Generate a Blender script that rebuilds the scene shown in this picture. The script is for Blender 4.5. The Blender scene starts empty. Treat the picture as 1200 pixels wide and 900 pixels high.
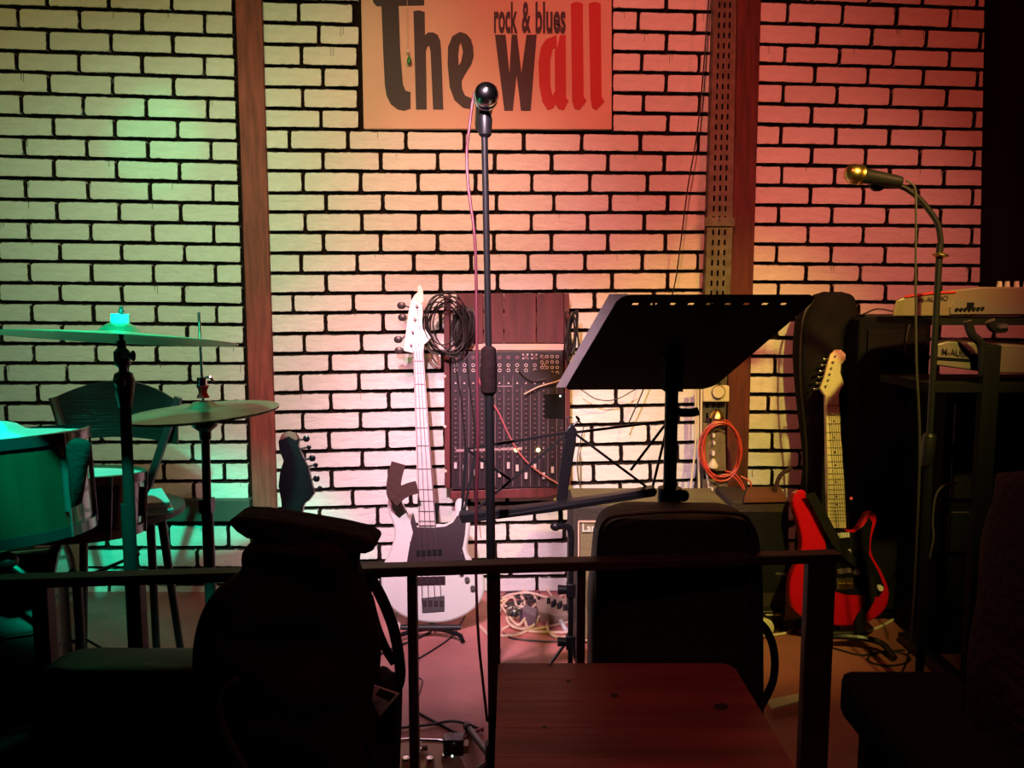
import bpy, math, random
from mathutils import Vector, Matrix
from math import sin, cos, pi, radians
random.seed(7)
SC = bpy.context.scene
COL = SC.collection

# ------------------------------------------------------------------ camera
FPX = 936.0
TH = radians(6.0)
CAM = Vector((0, -3.0, 1.12))
cd = bpy.data.cameras.new('camera')
cd.sensor_width = 36.0
cd.lens = FPX / 1200 * 36
cam = bpy.data.objects.new('camera', cd)
cam.location = CAM
cam.rotation_euler = (pi / 2 - TH, 0, 0)
COL.objects.link(cam)
SC.camera = cam

def ray(px, py):
    u = (px - 600) / FPX
    v = (450 - py) / FPX
    return Vector((u, cos(TH) + v * sin(TH), -sin(TH) + v * cos(TH)))
def P(px, py, y=0.0):
    """point of the vertical plane at distance y that is seen at a photo pixel"""
    d = ray(px, py)
    return CAM + d * ((y - CAM.y) / d.y)
def F(px, py, z=0.0):
    """point of the horizontal plane at height z"""
    d = ray(px, py)
    return CAM + d * ((z - CAM.z) / d.z)
def plane(o, n):
    def f(px, py):
        d = ray(px, py)
        return CAM + d * ((o - CAM).dot(n) / d.dot(n))
    return f

# ------------------------------------------------------------------ world, exposure, stage lights
w = bpy.data.worlds.new('dark_room')
w.use_nodes = True
w.node_tree.nodes['Background'].inputs[0].default_value = (0.16, 0.13, 0.34, 1)
w.node_tree.nodes['Background'].inputs[1].default_value = 0.007
SC.world = w
SC.view_settings.view_transform = 'Standard'
SC.view_settings.look = 'None'
SC.view_settings.gamma = 1
SC.view_settings.use_curve_mapping = False
SC.view_settings.exposure = 0.0

def spot(name, pos, aim, ang, blend, rgb, size=0.03):
    l = bpy.data.lights.new(name, 'SPOT')
    m = max(rgb)
    l.energy = m
    l.color = [c / m for c in rgb]
    l.spot_size = radians(ang)
    l.spot_blend = blend
    l.shadow_soft_size = size
    o = bpy.data.objects.new(name, l)
    o.location = pos
    o.rotation_euler = (Vector(aim) - Vector(pos)).to_track_quat('-Z', 'Y').to_euler()
    COL.objects.link(o)
SPOTS = [
 ('green_wash', (-.8, -2.2, 2.1), (150, 370), 55, 1, (20., 70., 40.)),
 ('green_low', (-.65, -2.1, 1.75), (238, 800), 34, .55, (0.0, 330., 180.)),
 ('green_streak', (-1.0, -1.5, 2.5), (185, 170), 14, .8, (0.0, 34., 12.)),
 ('green_fill', (-1.6, -2.2, 2.4), (180, 120), 75, 1, (38., 32.0, 10.)),  # extra fill added to lift the upper left wall
 ('red_wash', (1.5, -2.2, 2.3), (1000, 160), 75, 1, (42.5, 3.7, 1.8)),
 ('orange_wash', (0.1, -2.0, 2.5), (700, 185), 70, 1, (118., 23., 16.)),
 ('pink_key', (-.25, -2.5, 2.1), (600, 630), 38, 1, (450., 315., 375.)),
 ('yellow_spot', (1.12, -2.0, 2.1), (810, 580), 46, 1, (170., 134., 24.)),
 ('warm_left', (-.5, -2.0, 2.4), (370, 260), 56, 1, (60., 65., 31.)),
 ('pink_second', (-.6, -2.2, 2.2), (435, 530), 32, 1, (190., 60., 95.)),
 ('peach_centre', (-.15, -2.2, 2.4), (560, 330), 36, 1, (128., 50., 44.)),
 ('amber_right', (1.7, -2.0, 2.2), (950, 380), 45, 1, (59., 15.5, 11.)),
 ('red_back', (0.0, -2.0, 2.5), (130, 400), 60, 1, (28., 2.5, 3.)),
]
for n, pos, aim, ang, bl, rgb in SPOTS:
    spot(n, pos, P(*aim), ang, bl, rgb)
spot('green_kit', (-1.55, -1.25, 2.4), P(85, 540, -1.12), 27, .5, (0.0, 150.0, 92.0))
# added red spot, out of view, that brightens the table top
spot('table_fill_red', (0.3, -2.7, 2.8), (0.2, -2.0, 0.48), 36, .9, (34.0, 8.5, 7.0), .08)

# ------------------------------------------------------------------ materials
def mat(name, col, rough=.6, metal=0.0, spec=.5, nz=0.0, nscale=8, bump=0.0, bscale=60, stretch=None, emit=None, rnd=0.0, coat=0.0):
    m = bpy.data.materials.new(name)
    m.use_nodes = True
    nt = m.node_tree
    b = nt.nodes['Principled BSDF']
    b.inputs['Base Color'].default_value = (*col, 1)
    b.inputs['Roughness'].default_value = rough
    b.inputs['Metallic'].default_value = metal
    b.inputs['Specular IOR Level'].default_value = spec
    b.inputs['Coat Weight'].default_value = coat
    if emit:
        b.inputs['Emission Color'].default_value = (*emit[0], 1)
        b.inputs['Emission Strength'].default_value = emit[1]
    tc = nt.nodes.new('ShaderNodeTexCoord')
    mp = nt.nodes.new('ShaderNodeMapping')
    nt.links.new(tc.outputs['Object'], mp.inputs[0])
    if stretch: mp.inputs['Scale'].default_value = stretch
    out = None
    if nz:
        n = nt.nodes.new('ShaderNodeTexNoise')
        n.inputs['Scale'].default_value = nscale
        n.inputs['Detail'].default_value = 6
        nt.links.new(mp.outputs[0], n.inputs['Vector'])
        r = nt.nodes.new('ShaderNodeValToRGB')
        r.color_ramp.elements[0].position = .3
        r.color_ramp.elements[1].position = .7
        r.color_ramp.elements[0].color = (*[c * (1 - nz) for c in col], 1)
        r.color_ramp.elements[1].color = (*[min(1, c * (1 + nz * .6)) for c in col], 1)
        nt.links.new(n.outputs['Fac'], r.inputs[0])
        out = r.outputs[0]
    if rnd:
        oi = nt.nodes.new('ShaderNodeObjectInfo')
        mr = nt.nodes.new('ShaderNodeMapRange')
        mr.inputs[3].default_value = 1 - rnd
        mr.inputs[4].default_value = 1
        nt.links.new(oi.outputs['Random'], mr.inputs[0])
        mx = nt.nodes.new('ShaderNodeVectorMath'); mx.operation = 'SCALE'
        if out: nt.links.new(out, mx.inputs[0])
        else: mx.inputs[0].default_value = col
        nt.links.new(mr.outputs[0], mx.inputs['Scale'])
        out = mx.outputs[0]
    if out: nt.links.new(out, b.inputs['Base Color'])
    if bump:
        n2 = nt.nodes.new('ShaderNodeTexNoise')
        n2.inputs['Scale'].default_value = bscale
        n2.inputs['Detail'].default_value = 5
        nt.links.new(mp.outputs[0], n2.inputs['Vector'])
        bp = nt.nodes.new('ShaderNodeBump')
        bp.inputs['Strength'].default_value = bump
        bp.inputs['Distance'].default_value = .01
        nt.links.new(n2.outputs['Fac'], bp.inputs['Height'])
        nt.links.new(bp.outputs[0], b.inputs['Normal'])
    return m

M = dict(
 brick=mat('white_painted_brick', (.78, .765, .74), .62, nz=.10, nscale=3, bump=.55, bscale=7, stretch=(1, 1, 1), rnd=.08),
 mortar=mat('black_painted_mortar', (.014, .008, .006), .95, spec=.1, bump=.6, bscale=90),
 drip=mat('dried_dark_paint', (.03, .018, .012), .7),
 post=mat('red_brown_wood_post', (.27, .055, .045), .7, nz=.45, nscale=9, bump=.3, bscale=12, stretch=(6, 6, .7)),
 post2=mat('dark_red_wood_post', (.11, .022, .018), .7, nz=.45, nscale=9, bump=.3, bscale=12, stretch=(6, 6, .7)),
 darkwood=mat('dark_wood', (.045, .018, .012), .6, nz=.4, nscale=10, stretch=(5, 5, .8)),
 ledge=mat('painted_ledge_board', (.055, .06, .05), .6, nz=.3, nscale=6),
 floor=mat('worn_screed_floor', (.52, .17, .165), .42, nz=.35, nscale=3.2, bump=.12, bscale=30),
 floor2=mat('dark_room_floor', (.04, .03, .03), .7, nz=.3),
 ceil=mat('dark_ceiling', (.03, .028, .028), .9),
 board=mat('tan_sign_board', (.72, .46, .37), .7, nz=.10, nscale=4),
 ink=mat('black_letter_paint', (.020, .008, .018), .6),
 redink=mat('red_letter_paint', (.50, .012, .015), .6),
 tray=mat('galvanised_cable_tray', (.12, .11, .08), .5, metal=.55, nz=.35, nscale=30),
 black=mat('black_paint_metal', (.012, .011, .013), .38, metal=.0, spec=.5),
 blackm=mat('matte_black', (.006, .006, .007), .85, spec=.15),
 rail=mat('brown_black_rail', (.040, .017, .015), .55, nz=.3, nscale=20),
 fabric=mat('black_fabric', (.012, .011, .012), .95, spec=.12, bump=.4, bscale=120),
 bagf=mat('black_nylon', (.018, .016, .017), .6, spec=.3, bump=.5, bscale=9),
 coatf=mat('plum_brown_fleece', (.060, .032, .038), .95, spec=.1, bump=.8, bscale=60),
 jacket=mat('dark_brown_cloth', (.020, .010, .010), .9, spec=.1, bump=.5, bscale=40),
 leather=mat('dark_padded_leather', (.012, .013, .017), .45, bump=.2, bscale=30),
 rubber=mat('black_rubber', (.014, .011, .012), .5),
 cablebeige=mat('beige_cable', (.78, .54, .42), .5),
 cablewhite=mat('white_cable', (.78, .72, .6), .4),
 cablered=mat('red_cable', (.62, .07, .04), .4),
 cablepink=mat('dusty_red_cable', (.40, .10, .12), .45),
 cablewine=mat('wine_red_cable', (.13, .02, .035), .5),
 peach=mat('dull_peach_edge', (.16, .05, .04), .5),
 cablegrey=mat('grey_cable', (.045, .038, .036), .5),
 chrome=mat('chrome', (.75, .73, .72), .18, metal=1),
 gold=mat('brass', (.75, .52, .18), .3, metal=1),
 steel=mat('dull_steel', (.085, .07, .075), .4, metal=.6),
 cymbal=mat('cymbal_bronze', (.34, .28, .18), .34, metal=.75, nz=.3, nscale=14),
 skin=mat('white_drum_skin', (.8, .8, .78), .5),
 shell=mat('dark_green_shell', (.004, .022, .014), .22, coat=.6, nz=.2, nscale=30, stretch=(1, 1, .1)),
 shellblack=mat('black_drum_shell', (.016, .014, .016), .22, coat=.4),
 hoop=mat('wooden_drum_hoop', (.16, .08, .05), .3, coat=.3),
 felt=mat('white_felt', (.75, .75, .7), .95),
 whiteg=mat('white_guitar_gloss', (.66, .64, .61), .25, coat=.5),
 redg=mat('red_guitar_gloss', (.62, .006, .018), .16, coat=.7),
 maple=mat('maple', (.72, .58, .38), .35, coat=.3, nz=.08, nscale=6, stretch=(6, 6, 1)),
 palemaple=mat('pale_neck_lacquer', (.52, .45, .43), .4),
 fret=mat('fret_wire', (.03, .015, .02), .4, metal=.3),
 string=mat('steel_string', (.10, .06, .07), .35, metal=.8),
 guard=mat('dark_maroon_pickguard', (.018, .004, .008), .3, coat=.4),
 blackg=mat('black_gloss', (.008, .008, .010), .2, coat=.3),
 cream=mat('cream_plastic', (.72, .66, .48), .4),
 whitep=mat('white_plastic', (.78, .76, .72), .4),
 strap=mat('brown_leather_strap', (.055, .022, .018), .7, bump=.3),
 mixwood=mat('red_brown_panel', (.12, .022, .024), .55, nz=.4, nscale=7, stretch=(5, 5, .6)),
 mixface=mat('dark_console_face', (.020, .009, .014), .45),
 mixline=mat('grey_print', (.34, .22, .24), .5),
 knob=mat('dark_knob', (.15, .08, .095), .35),
 knobw=mat('pale_knob_cap', (.62, .48, .48), .4),
 ledy=mat('lit_yellow_led', (1, .8, .3), .5, emit=((1, .72, .22), 6)),
 ledw=mat('lit_white_led', (1, 1, 1), .5, emit=((.7, 1, .75), 2.5)),
 ledr=mat('lit_red_led', (1, .1, .1), .5, emit=((1, .12, .05), .5)),
 tolex=mat('brown_black_tolex', (.040, .026, .022), .75, bump=.4, bscale=140),
 ampgrille=mat('beige_grille_cloth', (.24, .185, .10), .85, bump=.5, bscale=200),
 amptop=mat('olive_amp_top', (.15, .12, .05), .8, nz=.3),  # olive amplifier top, lighter than the cabinet
 boxtop=mat('brown_amp_top', (.16, .05, .03), .7, nz=.3),  # red brown top of the small amplifier, lighter than its sides
 logo=mat('white_logo', (.78, .75, .68), .5),
 logog=mat('grey_logo', (.25, .2, .17), .5),
 paper=mat('white_paper', (.80, .78, .78), .8),
 print=mat('dark_print', (.05, .03, .035), .8),
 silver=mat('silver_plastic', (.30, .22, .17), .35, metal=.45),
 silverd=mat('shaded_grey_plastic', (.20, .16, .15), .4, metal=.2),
 keyw=mat('keys', (.7, .68, .6), .3),
 tabletop=mat('red_stained_pine', (.24, .055, .045), .42, nz=.45, nscale=3.0, bump=.1, bscale=10, stretch=(.8, 7, 7), rnd=.10),
 knot=mat('dark_knot', (.02, .008, .006), .6),
 brasstape=mat('yellow_tape', (.65, .45, .12), .6),
 socket=mat('old_brown_socket', (.20, .15, .08), .5, nz=.3, nscale=30),
 ply=mat('pale_panel', (.20, .22, .12), .7, nz=.3, nscale=5, stretch=(6, 6, .6)),
 pedal=mat('tan_pedal_metal', (.42, .29, .22), .45, metal=.2),
 pedal2=mat('purple_grey_pedal', (.18, .12, .16), .45, metal=.2),
 green=mat('green_glass', (.03, .25, .06), .3),
)

def thin_paper():
    m = M['paper']; nt = m.node_tree; b = nt.nodes['Principled BSDF']; out = nt.nodes['Material Output']
    t = nt.nodes.new('ShaderNodeBsdfTranslucent'); t.inputs[0].default_value = (.8, .74, .76, 1)
    x = nt.nodes.new('ShaderNodeMixShader'); x.inputs[0].default_value = .7
    nt.links.new(b.outputs[0], x.inputs[1]); nt.links.new(t.outputs[0], x.inputs[2]); nt.links.new(x.outputs[0], out.inputs[0])
thin_paper()

# ------------------------------------------------------------------ mesh builder
def basis(axis):
    a = Vector(axis).normalized()
    h = Vector((0, 0, 1)) if abs(a.z) < .95 else Vector((1, 0, 0))
    x = h.cross(a).normalized()
    return x, a.cross(x), a
def smoothpts(pts, k=5):
    pts = [Vector(p) for p in pts]
    if len(pts) < 3: return pts
    q = [2 * pts[0] - pts[1]] + pts + [2 * pts[-1] - pts[-2]]
    out = []
    for i in range(1, len(q) - 2):
        a, b, c, d = q[i - 1:i + 3]
        for s in range(k):
            t = s / k
            out.append(.5 * ((2 * b) + (c - a) * t + (2 * a - 5 * b + 4 * c - d) * t * t + (3 * b - 3 * c + d - a) * t ** 3))
    out.append(pts[-1])
    return out

class G:
    def __init__(s): s.v = []; s.f = []
    def add(s, vs, fs):
        o = len(s.v); s.v += [Vector(v) for v in vs]; s.f += [[i + o for i in f] for f in fs]; return s
    def box(s, c, sz, R=None):
        c = Vector(c); h = Vector(sz) / 2
        vs = []
        for x in (-1, 1):
            for y in (-1, 1):
                for z in (-1, 1):
                    p = Vector((x * h.x, y * h.y, z * h.z))
                    vs.append(c + (R @ p if R else p))
        return s.add(vs, [[0, 1, 3, 2], [4, 6, 7, 5], [0, 4, 5, 1], [2, 3, 7, 6], [0, 2, 6, 4], [1, 5, 7, 3]])
    def bar(s, p0, p1, w_, h_, up=(0, 0, 1)):
        p0 = Vector(p0); p1 = Vector(p1); a = (p1 - p0).normalized()
        x = a.cross(Vector(up)).normalized(); y = x.cross(a)
        vs = [p + x * sx * w_ / 2 + y * sy * h_ / 2 for p in (p0, p1) for sx, sy in ((-1, -1), (1, -1), (1, 1), (-1, 1))]
        return s.add(vs, [[3, 2, 1, 0], [4, 5, 6, 7]] + [[i, (i + 1) % 4, (i + 1) % 4 + 4, i + 4] for i in range(4)])
    def ring_loft(s, rings, close=True):
        n = len(rings[0]); o = len(s.v)
        for r in rings: s.v += [Vector(v) for v in r]
        for k in range(len(rings) - 1):
            for i in range(n):
                j = (i + 1) % n
                s.f.append([o + k * n + i, o + k * n + j, o + (k + 1) * n + j, o + (k + 1) * n + i])
        if close:
            s.f.append([o + i for i in range(n)][::-1])
            s.f.append([o + (len(rings) - 1) * n + i for i in range(n)])
        return s
    def cyl(s, p0, p1, r0, r1=None, n=14):
        r1 = r0 if r1 is None else r1
        p0 = Vector(p0); p1 = Vector(p1); x, y, a = basis(p1 - p0)
        return s.ring_loft([[p + (x * cos(2 * pi * i / n) + y * sin(2 * pi * i / n)) * r for i in range(n)] for p, r in ((p0, r0), (p1, r1))])
    def tube(s, pts, r, n=7, k=5):
        pts = smoothpts(pts, k)
        t = (pts[1] - pts[0]).normalized()
        x, y, _ = basis(t)
        rings = []
        for i, p in enumerate(pts):
            t2 = (pts[min(i + 1, len(pts) - 1)] - pts[max(i - 1, 0)])
            if t2.length > 1e-9: t2.normalize()
            else: t2 = t
            q = t.rotation_difference(t2); x = q @ x; y = q @ y; t = t2
            rr = r[min(len(r) - 1, int(i * len(r) / len(pts)))] if isinstance(r, (list, tuple)) else r
            rings.append([p + (x * cos(2 * pi * j / n) + y * sin(2 * pi * j / n)) * rr for j in range(n)])
        return s.ring_loft(rings)
    def ball(s, c, r, sc=(1, 1, 1), nu=14, nv=8):
        c = Vector(c); rings = []
        for k in range(1, nv):
            a = pi * k / nv
            rings.append([c + Vector((r * sc[0] * sin(a) * cos(2 * pi * i / nu), r * sc[1] * sin(a) * sin(2 * pi * i / nu), -r * sc[2] * cos(a))) for i in range(nu)])
        return s.ring_loft(rings)
    def lathe(s, prof, c, axis=(0, 0, 1), n=32, close=True):
        c = Vector(c); x, y, a = basis(axis)
        return s.ring_loft([[c + a * h + (x * cos(2 * pi * i / n) + y * sin(2 * pi * i / n)) * max(r, 1e-4) for i in range(n)] for r, h in prof], close)
    def torus(s, c, axis, R_, r, n=32, m=8):
        c = Vector(c); x, y, a = basis(axis); o = len(s.v)
        for i in range(n):
            d = x * cos(2 * pi * i / n) + y * sin(2 * pi * i / n)
            for j in range(m):
                s.v.append(c + d * (R_ + r * cos(2 * pi * j / m)) + a * r * sin(2 * pi * j / m))
        for i in range(n):
            for j in range(m):
                i2 = (i + 1) % n; j2 = (j + 1) % m
                s.f.append([o + i * m + j, o + i2 * m + j, o + i2 * m + j2, o + i * m + j2])
        return s
    def prism(s, pts, d):
        pts = [Vector(p) for p in pts]; d = Vector(d)
        return s.ring_loft([pts, [p + d for p in pts]])

class Origin(dict): pass
WORG = {}
def finish(o, label=None, cat=None, group=None, kind=None):
    if label: o['label'] = label
    if cat: o['category'] = cat
    if group: o['group'] = group
    if kind: o['kind'] = kind
    return o
def thing(name, label, cat, loc=(0, 0, 0), group=None):
    o = bpy.data.objects.new(name, None); COL.objects.link(o)
    o.location = loc; o.empty_display_size = .05
    WORG[o.name] = Vector(loc)
    return finish(o, label, cat, group)
def obj(name, g, m, parent=None, smooth=True, bevel=0, label=None, cat=None, group=None, kind=None, sub=0):
    if parent is not None: org = WORG[parent.name]
    else:
        xs = [v.x for v in g.v]; ys = [v.y for v in g.v]; zs = [v.z for v in g.v]
        org = Vector(((min(xs) + max(xs)) / 2, (min(ys) + max(ys)) / 2, min(zs)))
    me = bpy.data.meshes.new(name)
    me.from_pydata([v - org for v in g.v], [], g.f)
    me.update()
    import bmesh
    bm = bmesh.new(); bm.from_mesh(me)
    bmesh.ops.recalc_face_normals(bm, faces=bm.faces); bm.to_mesh(me); bm.free()
    me.materials.append(M[m] if isinstance(m, str) else m)
    o = bpy.data.objects.new(name, me); COL.objects.link(o)
    WORG[o.name] = org
    if parent is not None: o.parent = parent; o.location = (0, 0, 0)
    else: o.location = org
    if smooth:
        for p in me.polygons: p.use_smooth = True
        try: me.set_sharp_from_angle(angle=radians(38))
        except Exception: pass
    if bevel:
        b = o.modifiers.new('bevel', 'BEVEL'); b.width = bevel; b.segments = 2; b.limit_method = 'ANGLE'; b.angle_limit = radians(40)
    if sub:
        b = o.modifiers.new('sub', 'SUBSURF'); b.levels = sub; b.render_levels = sub
    return finish(o, label, cat, group, kind)

def text(name, body, m, quad, parent, th=.001, bold=0.0, spacing=1.0, shear=0.0, **kw):
    """lettering fitted to a quad: bottom-left, bottom-right, top-right, top-left"""
    cu = bpy.data.curves.new('lettering', 'FONT'); cu.body = body; cu.offset = bold; cu.space_character = spacing; cu.shear = shear
    cu.resolution_u = 3
    to = bpy.data.objects.new('lettering', cu); COL.objects.link(to)
    bpy.context.view_layer.update()
    dg = bpy.context.evaluated_depsgraph_get()
    me = bpy.data.meshes.new_from_object(to.evaluated_get(dg))
    vs = [v.co.copy() for v in me.vertices]; fs = [list(p.vertices) for p in me.polygons]
    bpy.data.objects.remove(to); bpy.data.curves.remove(cu); bpy.data.meshes.remove(me)
    x0 = min(v.x for v in vs); x1 = max(v.x for v in vs); y0 = min(v.y for v in vs); y1 = max(v.y for v in vs)
    bl, br, tr, tl = [Vector(q) for q in quad]
    n = (br - bl).cross(tl - bl).normalized()
    out = []
    for v in vs:
        a = (v.x - x0) / (x1 - x0); b = (v.y - y0) / (y1 - y0)
        out.append((bl * (1 - a) + br * a) * (1 - b) + (tl * (1 - a) + tr * a) * b + n * th)
    g = G(); g.add(out, fs)
    return obj(name, g, m, parent, smooth=False, **kw)

def struct(name, g, m, **kw):
    return obj(name, g, m, kind='structure', **kw)

# ================================================================== SETTING
g = G(); g.box((0, -.81, -.10), (6.4, 1.86, .20))
struct('floor', g, 'floor', smooth=False, label='worn pinkish screed stage floor in front of the white brick wall')
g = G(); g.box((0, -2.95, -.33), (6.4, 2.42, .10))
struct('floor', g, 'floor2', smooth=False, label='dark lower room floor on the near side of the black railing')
g = G(); g.box((0, -1.9, 3.05), (6.4, 4.6, .1))
struct('ceiling', g, 'ceil', smooth=False, label='dark ceiling above the stage')

# unit bricks: eight slightly different ones share their meshes
def unit_brick(seed):
    rr = random.Random(seed)
    m1 = rr.uniform(-.2, .2); m2 = rr.uniform(-.2, .2)
    base = [(-.5, -.36), (-.465, -.5), (m1, -.49), (.465, -.5), (.5, -.36), (.5, .36), (.465, .5), (m2, .49), (-.465, .5), (-.5, .36)]
    ring = [(x + rr.uniform(-.007, .007), z + rr.uniform(-.035, .035)) for x, z in base]
    g = G()
    front = -.016 - rr.uniform(0, .004)
    back = [(x, .004, z) for x, z in ring]
    mid = [(x, front + .005, z) for x, z in ring]
    fr = [(x * .985, front, z * .95) for x, z in ring]
    n = 10
    vs = back + mid + fr
    fs = []
    for k in range(2):
        for i in range(n):
            j = (i + 1) % n
            fs.append([k * n + i, k * n + j, (k + 1) * n + j, (k + 1) * n + i][::-1])
    fs.append([20 + i for i in range(n)])
    me = bpy.data.meshes.new('brick')
    me.from_pydata([Vector(v) for v in vs], [], fs); me.update()
    import bmesh
    bm = bmesh.new(); bm.from_mesh(me); bmesh.ops.recalc_face_normals(bm, faces=bm.faces); bm.to_mesh(me); bm.free()
    me.materials.append(M['brick'])
    return me
# the black joint paint laps unevenly over the edges of the white bricks
def brick_material():
    m = M['brick']; nt = m.node_tree; b = nt.nodes['Principled BSDF']
    def N(t, **k):
        n = nt.nodes.new(t)
        for a, v in k.items(): setattr(n, a, v)
        return n
    def mth(op, a, b_=None):
        n = N('ShaderNodeMath', operation=op)
        for i, q in enumerate((a, b_)):
            if q is None: continue
            if isinstance(q, (int, float)): n.inputs[i].default_value = q
            else: nt.links.new(q, n.inputs[i])
        return n.outputs[0]
    tc = N('ShaderNodeTexCoord'); sp = N('ShaderNodeSeparateXYZ'); nt.links.new(tc.outputs['Object'], sp.inputs[0])
    geo = N('ShaderNodeNewGeometry')
    dx = mth('MULTIPLY', mth('SUBTRACT', .5, mth('ABSOLUTE', sp.outputs[0])), .215)
    dz = mth('MULTIPLY', mth('SUBTRACT', .5, mth('ABSOLUTE', sp.outputs[2])), .066)
    dd = mth('MINIMUM', dx, dz)
    n1 = N('ShaderNodeTexNoise'); n1.inputs['Scale'].default_value = 38; n1.inputs['Detail'].default_value = 5; n1.inputs['Roughness'].default_value = .7
    nt.links.new(geo.outputs['Position'], n1.inputs['Vector'])
    n2 = N('ShaderNodeTexNoise'); n2.inputs['Scale'].default_value = 5; n2.inputs['Detail'].default_value = 2
    nt.links.new(geo.outputs['Position'], n2.inputs['Vector'])
    lim = mth('ADD', mth('MULTIPLY', n1.outputs['Fac'], .010), mth('MULTIPLY', n2.outputs['Fac'], .006))
    lim = mth('SUBTRACT', lim, .0058)
    mr = N('ShaderNodeMapRange'); nt.links.new(mth('SUBTRACT', dd, lim), mr.inputs[0])
    mr.inputs[1].default_value = -.0006; mr.inputs[2].default_value = .0012
    src = b.inputs['Base Color'].links[0].from_socket
    mx = N('ShaderNodeMix', data_type='RGBA')
    mx.inputs[6].default_value = (.022, .012, .009, 1)
    nt.links.new(mr.outputs[0], mx.inputs[0]); nt.links.new(src, mx.inputs[7]); nt.links.new(mx.outputs[2], b.inputs['Base Color'])
    # trowelled plaster relief in world size
    mp = N('ShaderNodeMapping'); mp.inputs['Scale'].default_value = (9, 9, 26); nt.links.new(geo.outputs['Position'], mp.inputs[0])
    n3 = N('ShaderNodeTexNoise'); n3.inputs['Scale'].default_value = 1.4; n3.inputs['Detail'].default_value = 6; n3.inputs['Distortion'].default_value = 1.3
    nt.links.new(mp.outputs[0], n3.inputs['Vector'])
    bp = N('ShaderNodeBump'); bp.inputs['Strength'].default_value = .55; bp.inputs['Distance'].default_value = .006
    nt.links.new(n3.outputs['Fac'], bp.inputs['Height']); nt.links.new(bp.outputs[0], b.inputs['Normal'])
brick_material()
UB = [unit_brick(i) for i in range(10)]
def put_brick(parent, x0, x1, yt0, yt1, yb0, yb1):
    """corners in photo pixels on the wall face"""
    gap = 1.5
    a = P(x0 + gap, yt0 + gap, 0); b = P(x1 - gap, yt1 + gap, 0); c = P(x1 - gap, yb1 - gap, 0); d = P(x0 + gap, yb0 - gap, 0)
    l = ((a + d) / 2); r = ((b + c) / 2)
    w_ = (r - l).length; h_ = ((a - d).length + (b - c).length) / 2
    o = bpy.data.objects.new('brick', random.choice(UB))
    COL.objects.link(o); o.parent = parent
    o.location = (l + r) / 2 - WORG[parent.name]
    o.rotation_euler = (random.uniform(-.006, .006), math.atan2(l.z - r.z, r.x - l.x), random.uniform(-.006, .006))
    o.scale = (w_, 1, h_)
drips = {}
def brick_wall(parent, lines, rows, edgeL, edgeR, skip=None):
    """lines: (yl, yr) at xa, xb; rows: start, pitch"""
    xa, xb, L = lines
    def yat(k, x):
        yl, yr = L[k]; return yl + (yr - yl) * (x - xa) / (xb - xa)
    dg = G()
    for k, row in enumerate(rows):
        ym = (L[k][0] + L[k + 1][0]) / 2
        el = edgeL(ym); er = edgeR(ym)
        js = [x for x in row if el + 6 < x < er - 6]
        xs = [el - 1.5] + js + [er + 1.5]
        for a, b in zip(xs[:-1], xs[1:]):
            if skip and skip(a, b, ym): continue
            if skip and hasattr(skip, 'clip'):
                a, b = skip.clip(a, b, ym)
                if b - a < 7: continue
            put_brick(parent, a, b, yat(k, a), yat(k, b), yat(k + 1, a), yat(k + 1, b))
            if random.random() < .22:
                xd = random.choice([a + (b - a) * random.uniform(.1, .9), a, a + (b - a) * .5])
                for q in range(random.choice([1, 1, 2])):
                    xd2 = xd + q * 3
                    y0 = yat(k, xd2); ln = random.uniform(5, 12)
                    p0 = P(xd2, y0, -.021); p1 = P(xd2, y0 + ln, -.021)
                    dg.bar(p0, p1, .0016, .001, (1, 0, 0))
    if dg.v: obj('paint_drip', dg, 'drip', parent, smooth=False, kind='stuff')

def backing(name, x0, x1, label):
    a = P(x0, 300, 0).x; b = P(x1, 300, 0).x
    g = G(); g.box(((a + b) / 2, .05, 1.5), (b - a, .1, 3.0))
    return struct(name, g, 'mortar', smooth=False, label=label)
WL = backing('wall_back_left', -180, 300, 'white painted brick wall behind the drum kit')
WC = backing('wall_back_centre', 300, 850, 'white painted brick wall behind the sign and bass guitar')
WR = backing('wall_back_right', 850, 1420, 'white painted brick wall panel behind the keyboards')

# left panel
LL = [(-42, -32), (-16, -7), (9.5, 18), (35, 44), (61, 68), (85, 93), (110, 117.5), (136, 143), (161, 166), (184, 191), (209, 215), (234, 239), (259.5, 262.5), (282, 287),
      (306, 309), (331.5, 333.5), (354, 357), (378, 380), (402, 404), (425, 425.5), (448, 447.6), (472, 470.5), (495, 494), (518, 517), (541, 540), (563, 562.5), (588, 585), (613, 612), (640, 640.5), (663, 664), (683, 683), (694, 694)]
starts = [22, 57, 23, 58, 24, 60, 23, 61, 28, 65, 32, 67, 34, 70, 37, 74, 39, 74, 41, 77, 43, 81, 47, 83, 49, 84, 51, 86, 55, 90]
# starts[2] is the row under line 9.5
starts = [22, 58, 24, 60, 23, 61, 28, 65, 32, 67, 34, 70, 37, 74, 39, 74, 41, 77, 43, 81, 47, 83, 49, 84, 51, 86, 54, 57, 92, 56]
rowsL = []
starts = [60, 22] + starts[1:]     # two rows above the frame
starts = [60, 58 - 36, 58 - 0]     # placeholder, replaced below
seq = [24, 60, 23, 61, 28, 65, 32, 67, 34, 70, 37, 74, 39, 74, 41, 77, 43, 81, 47, 83, 49, 84, 51, 86, 54, 57, 92, 56]
seq = [22, 58] + seq
for k in range(len(LL) - 1):
    s0 = seq[k] if k < len(seq) else 60
    pitch = 73.2 - 2.2 * k / 28
    rowsL.append([s0 + pitch * i + random.uniform(-1, 1) for i in range(-4, 5)])
def edgeLr(y): return 274 + (y / 600) * 20
def skipL(a, b, ym): return 584 < ym < 612 and b > 120
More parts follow.
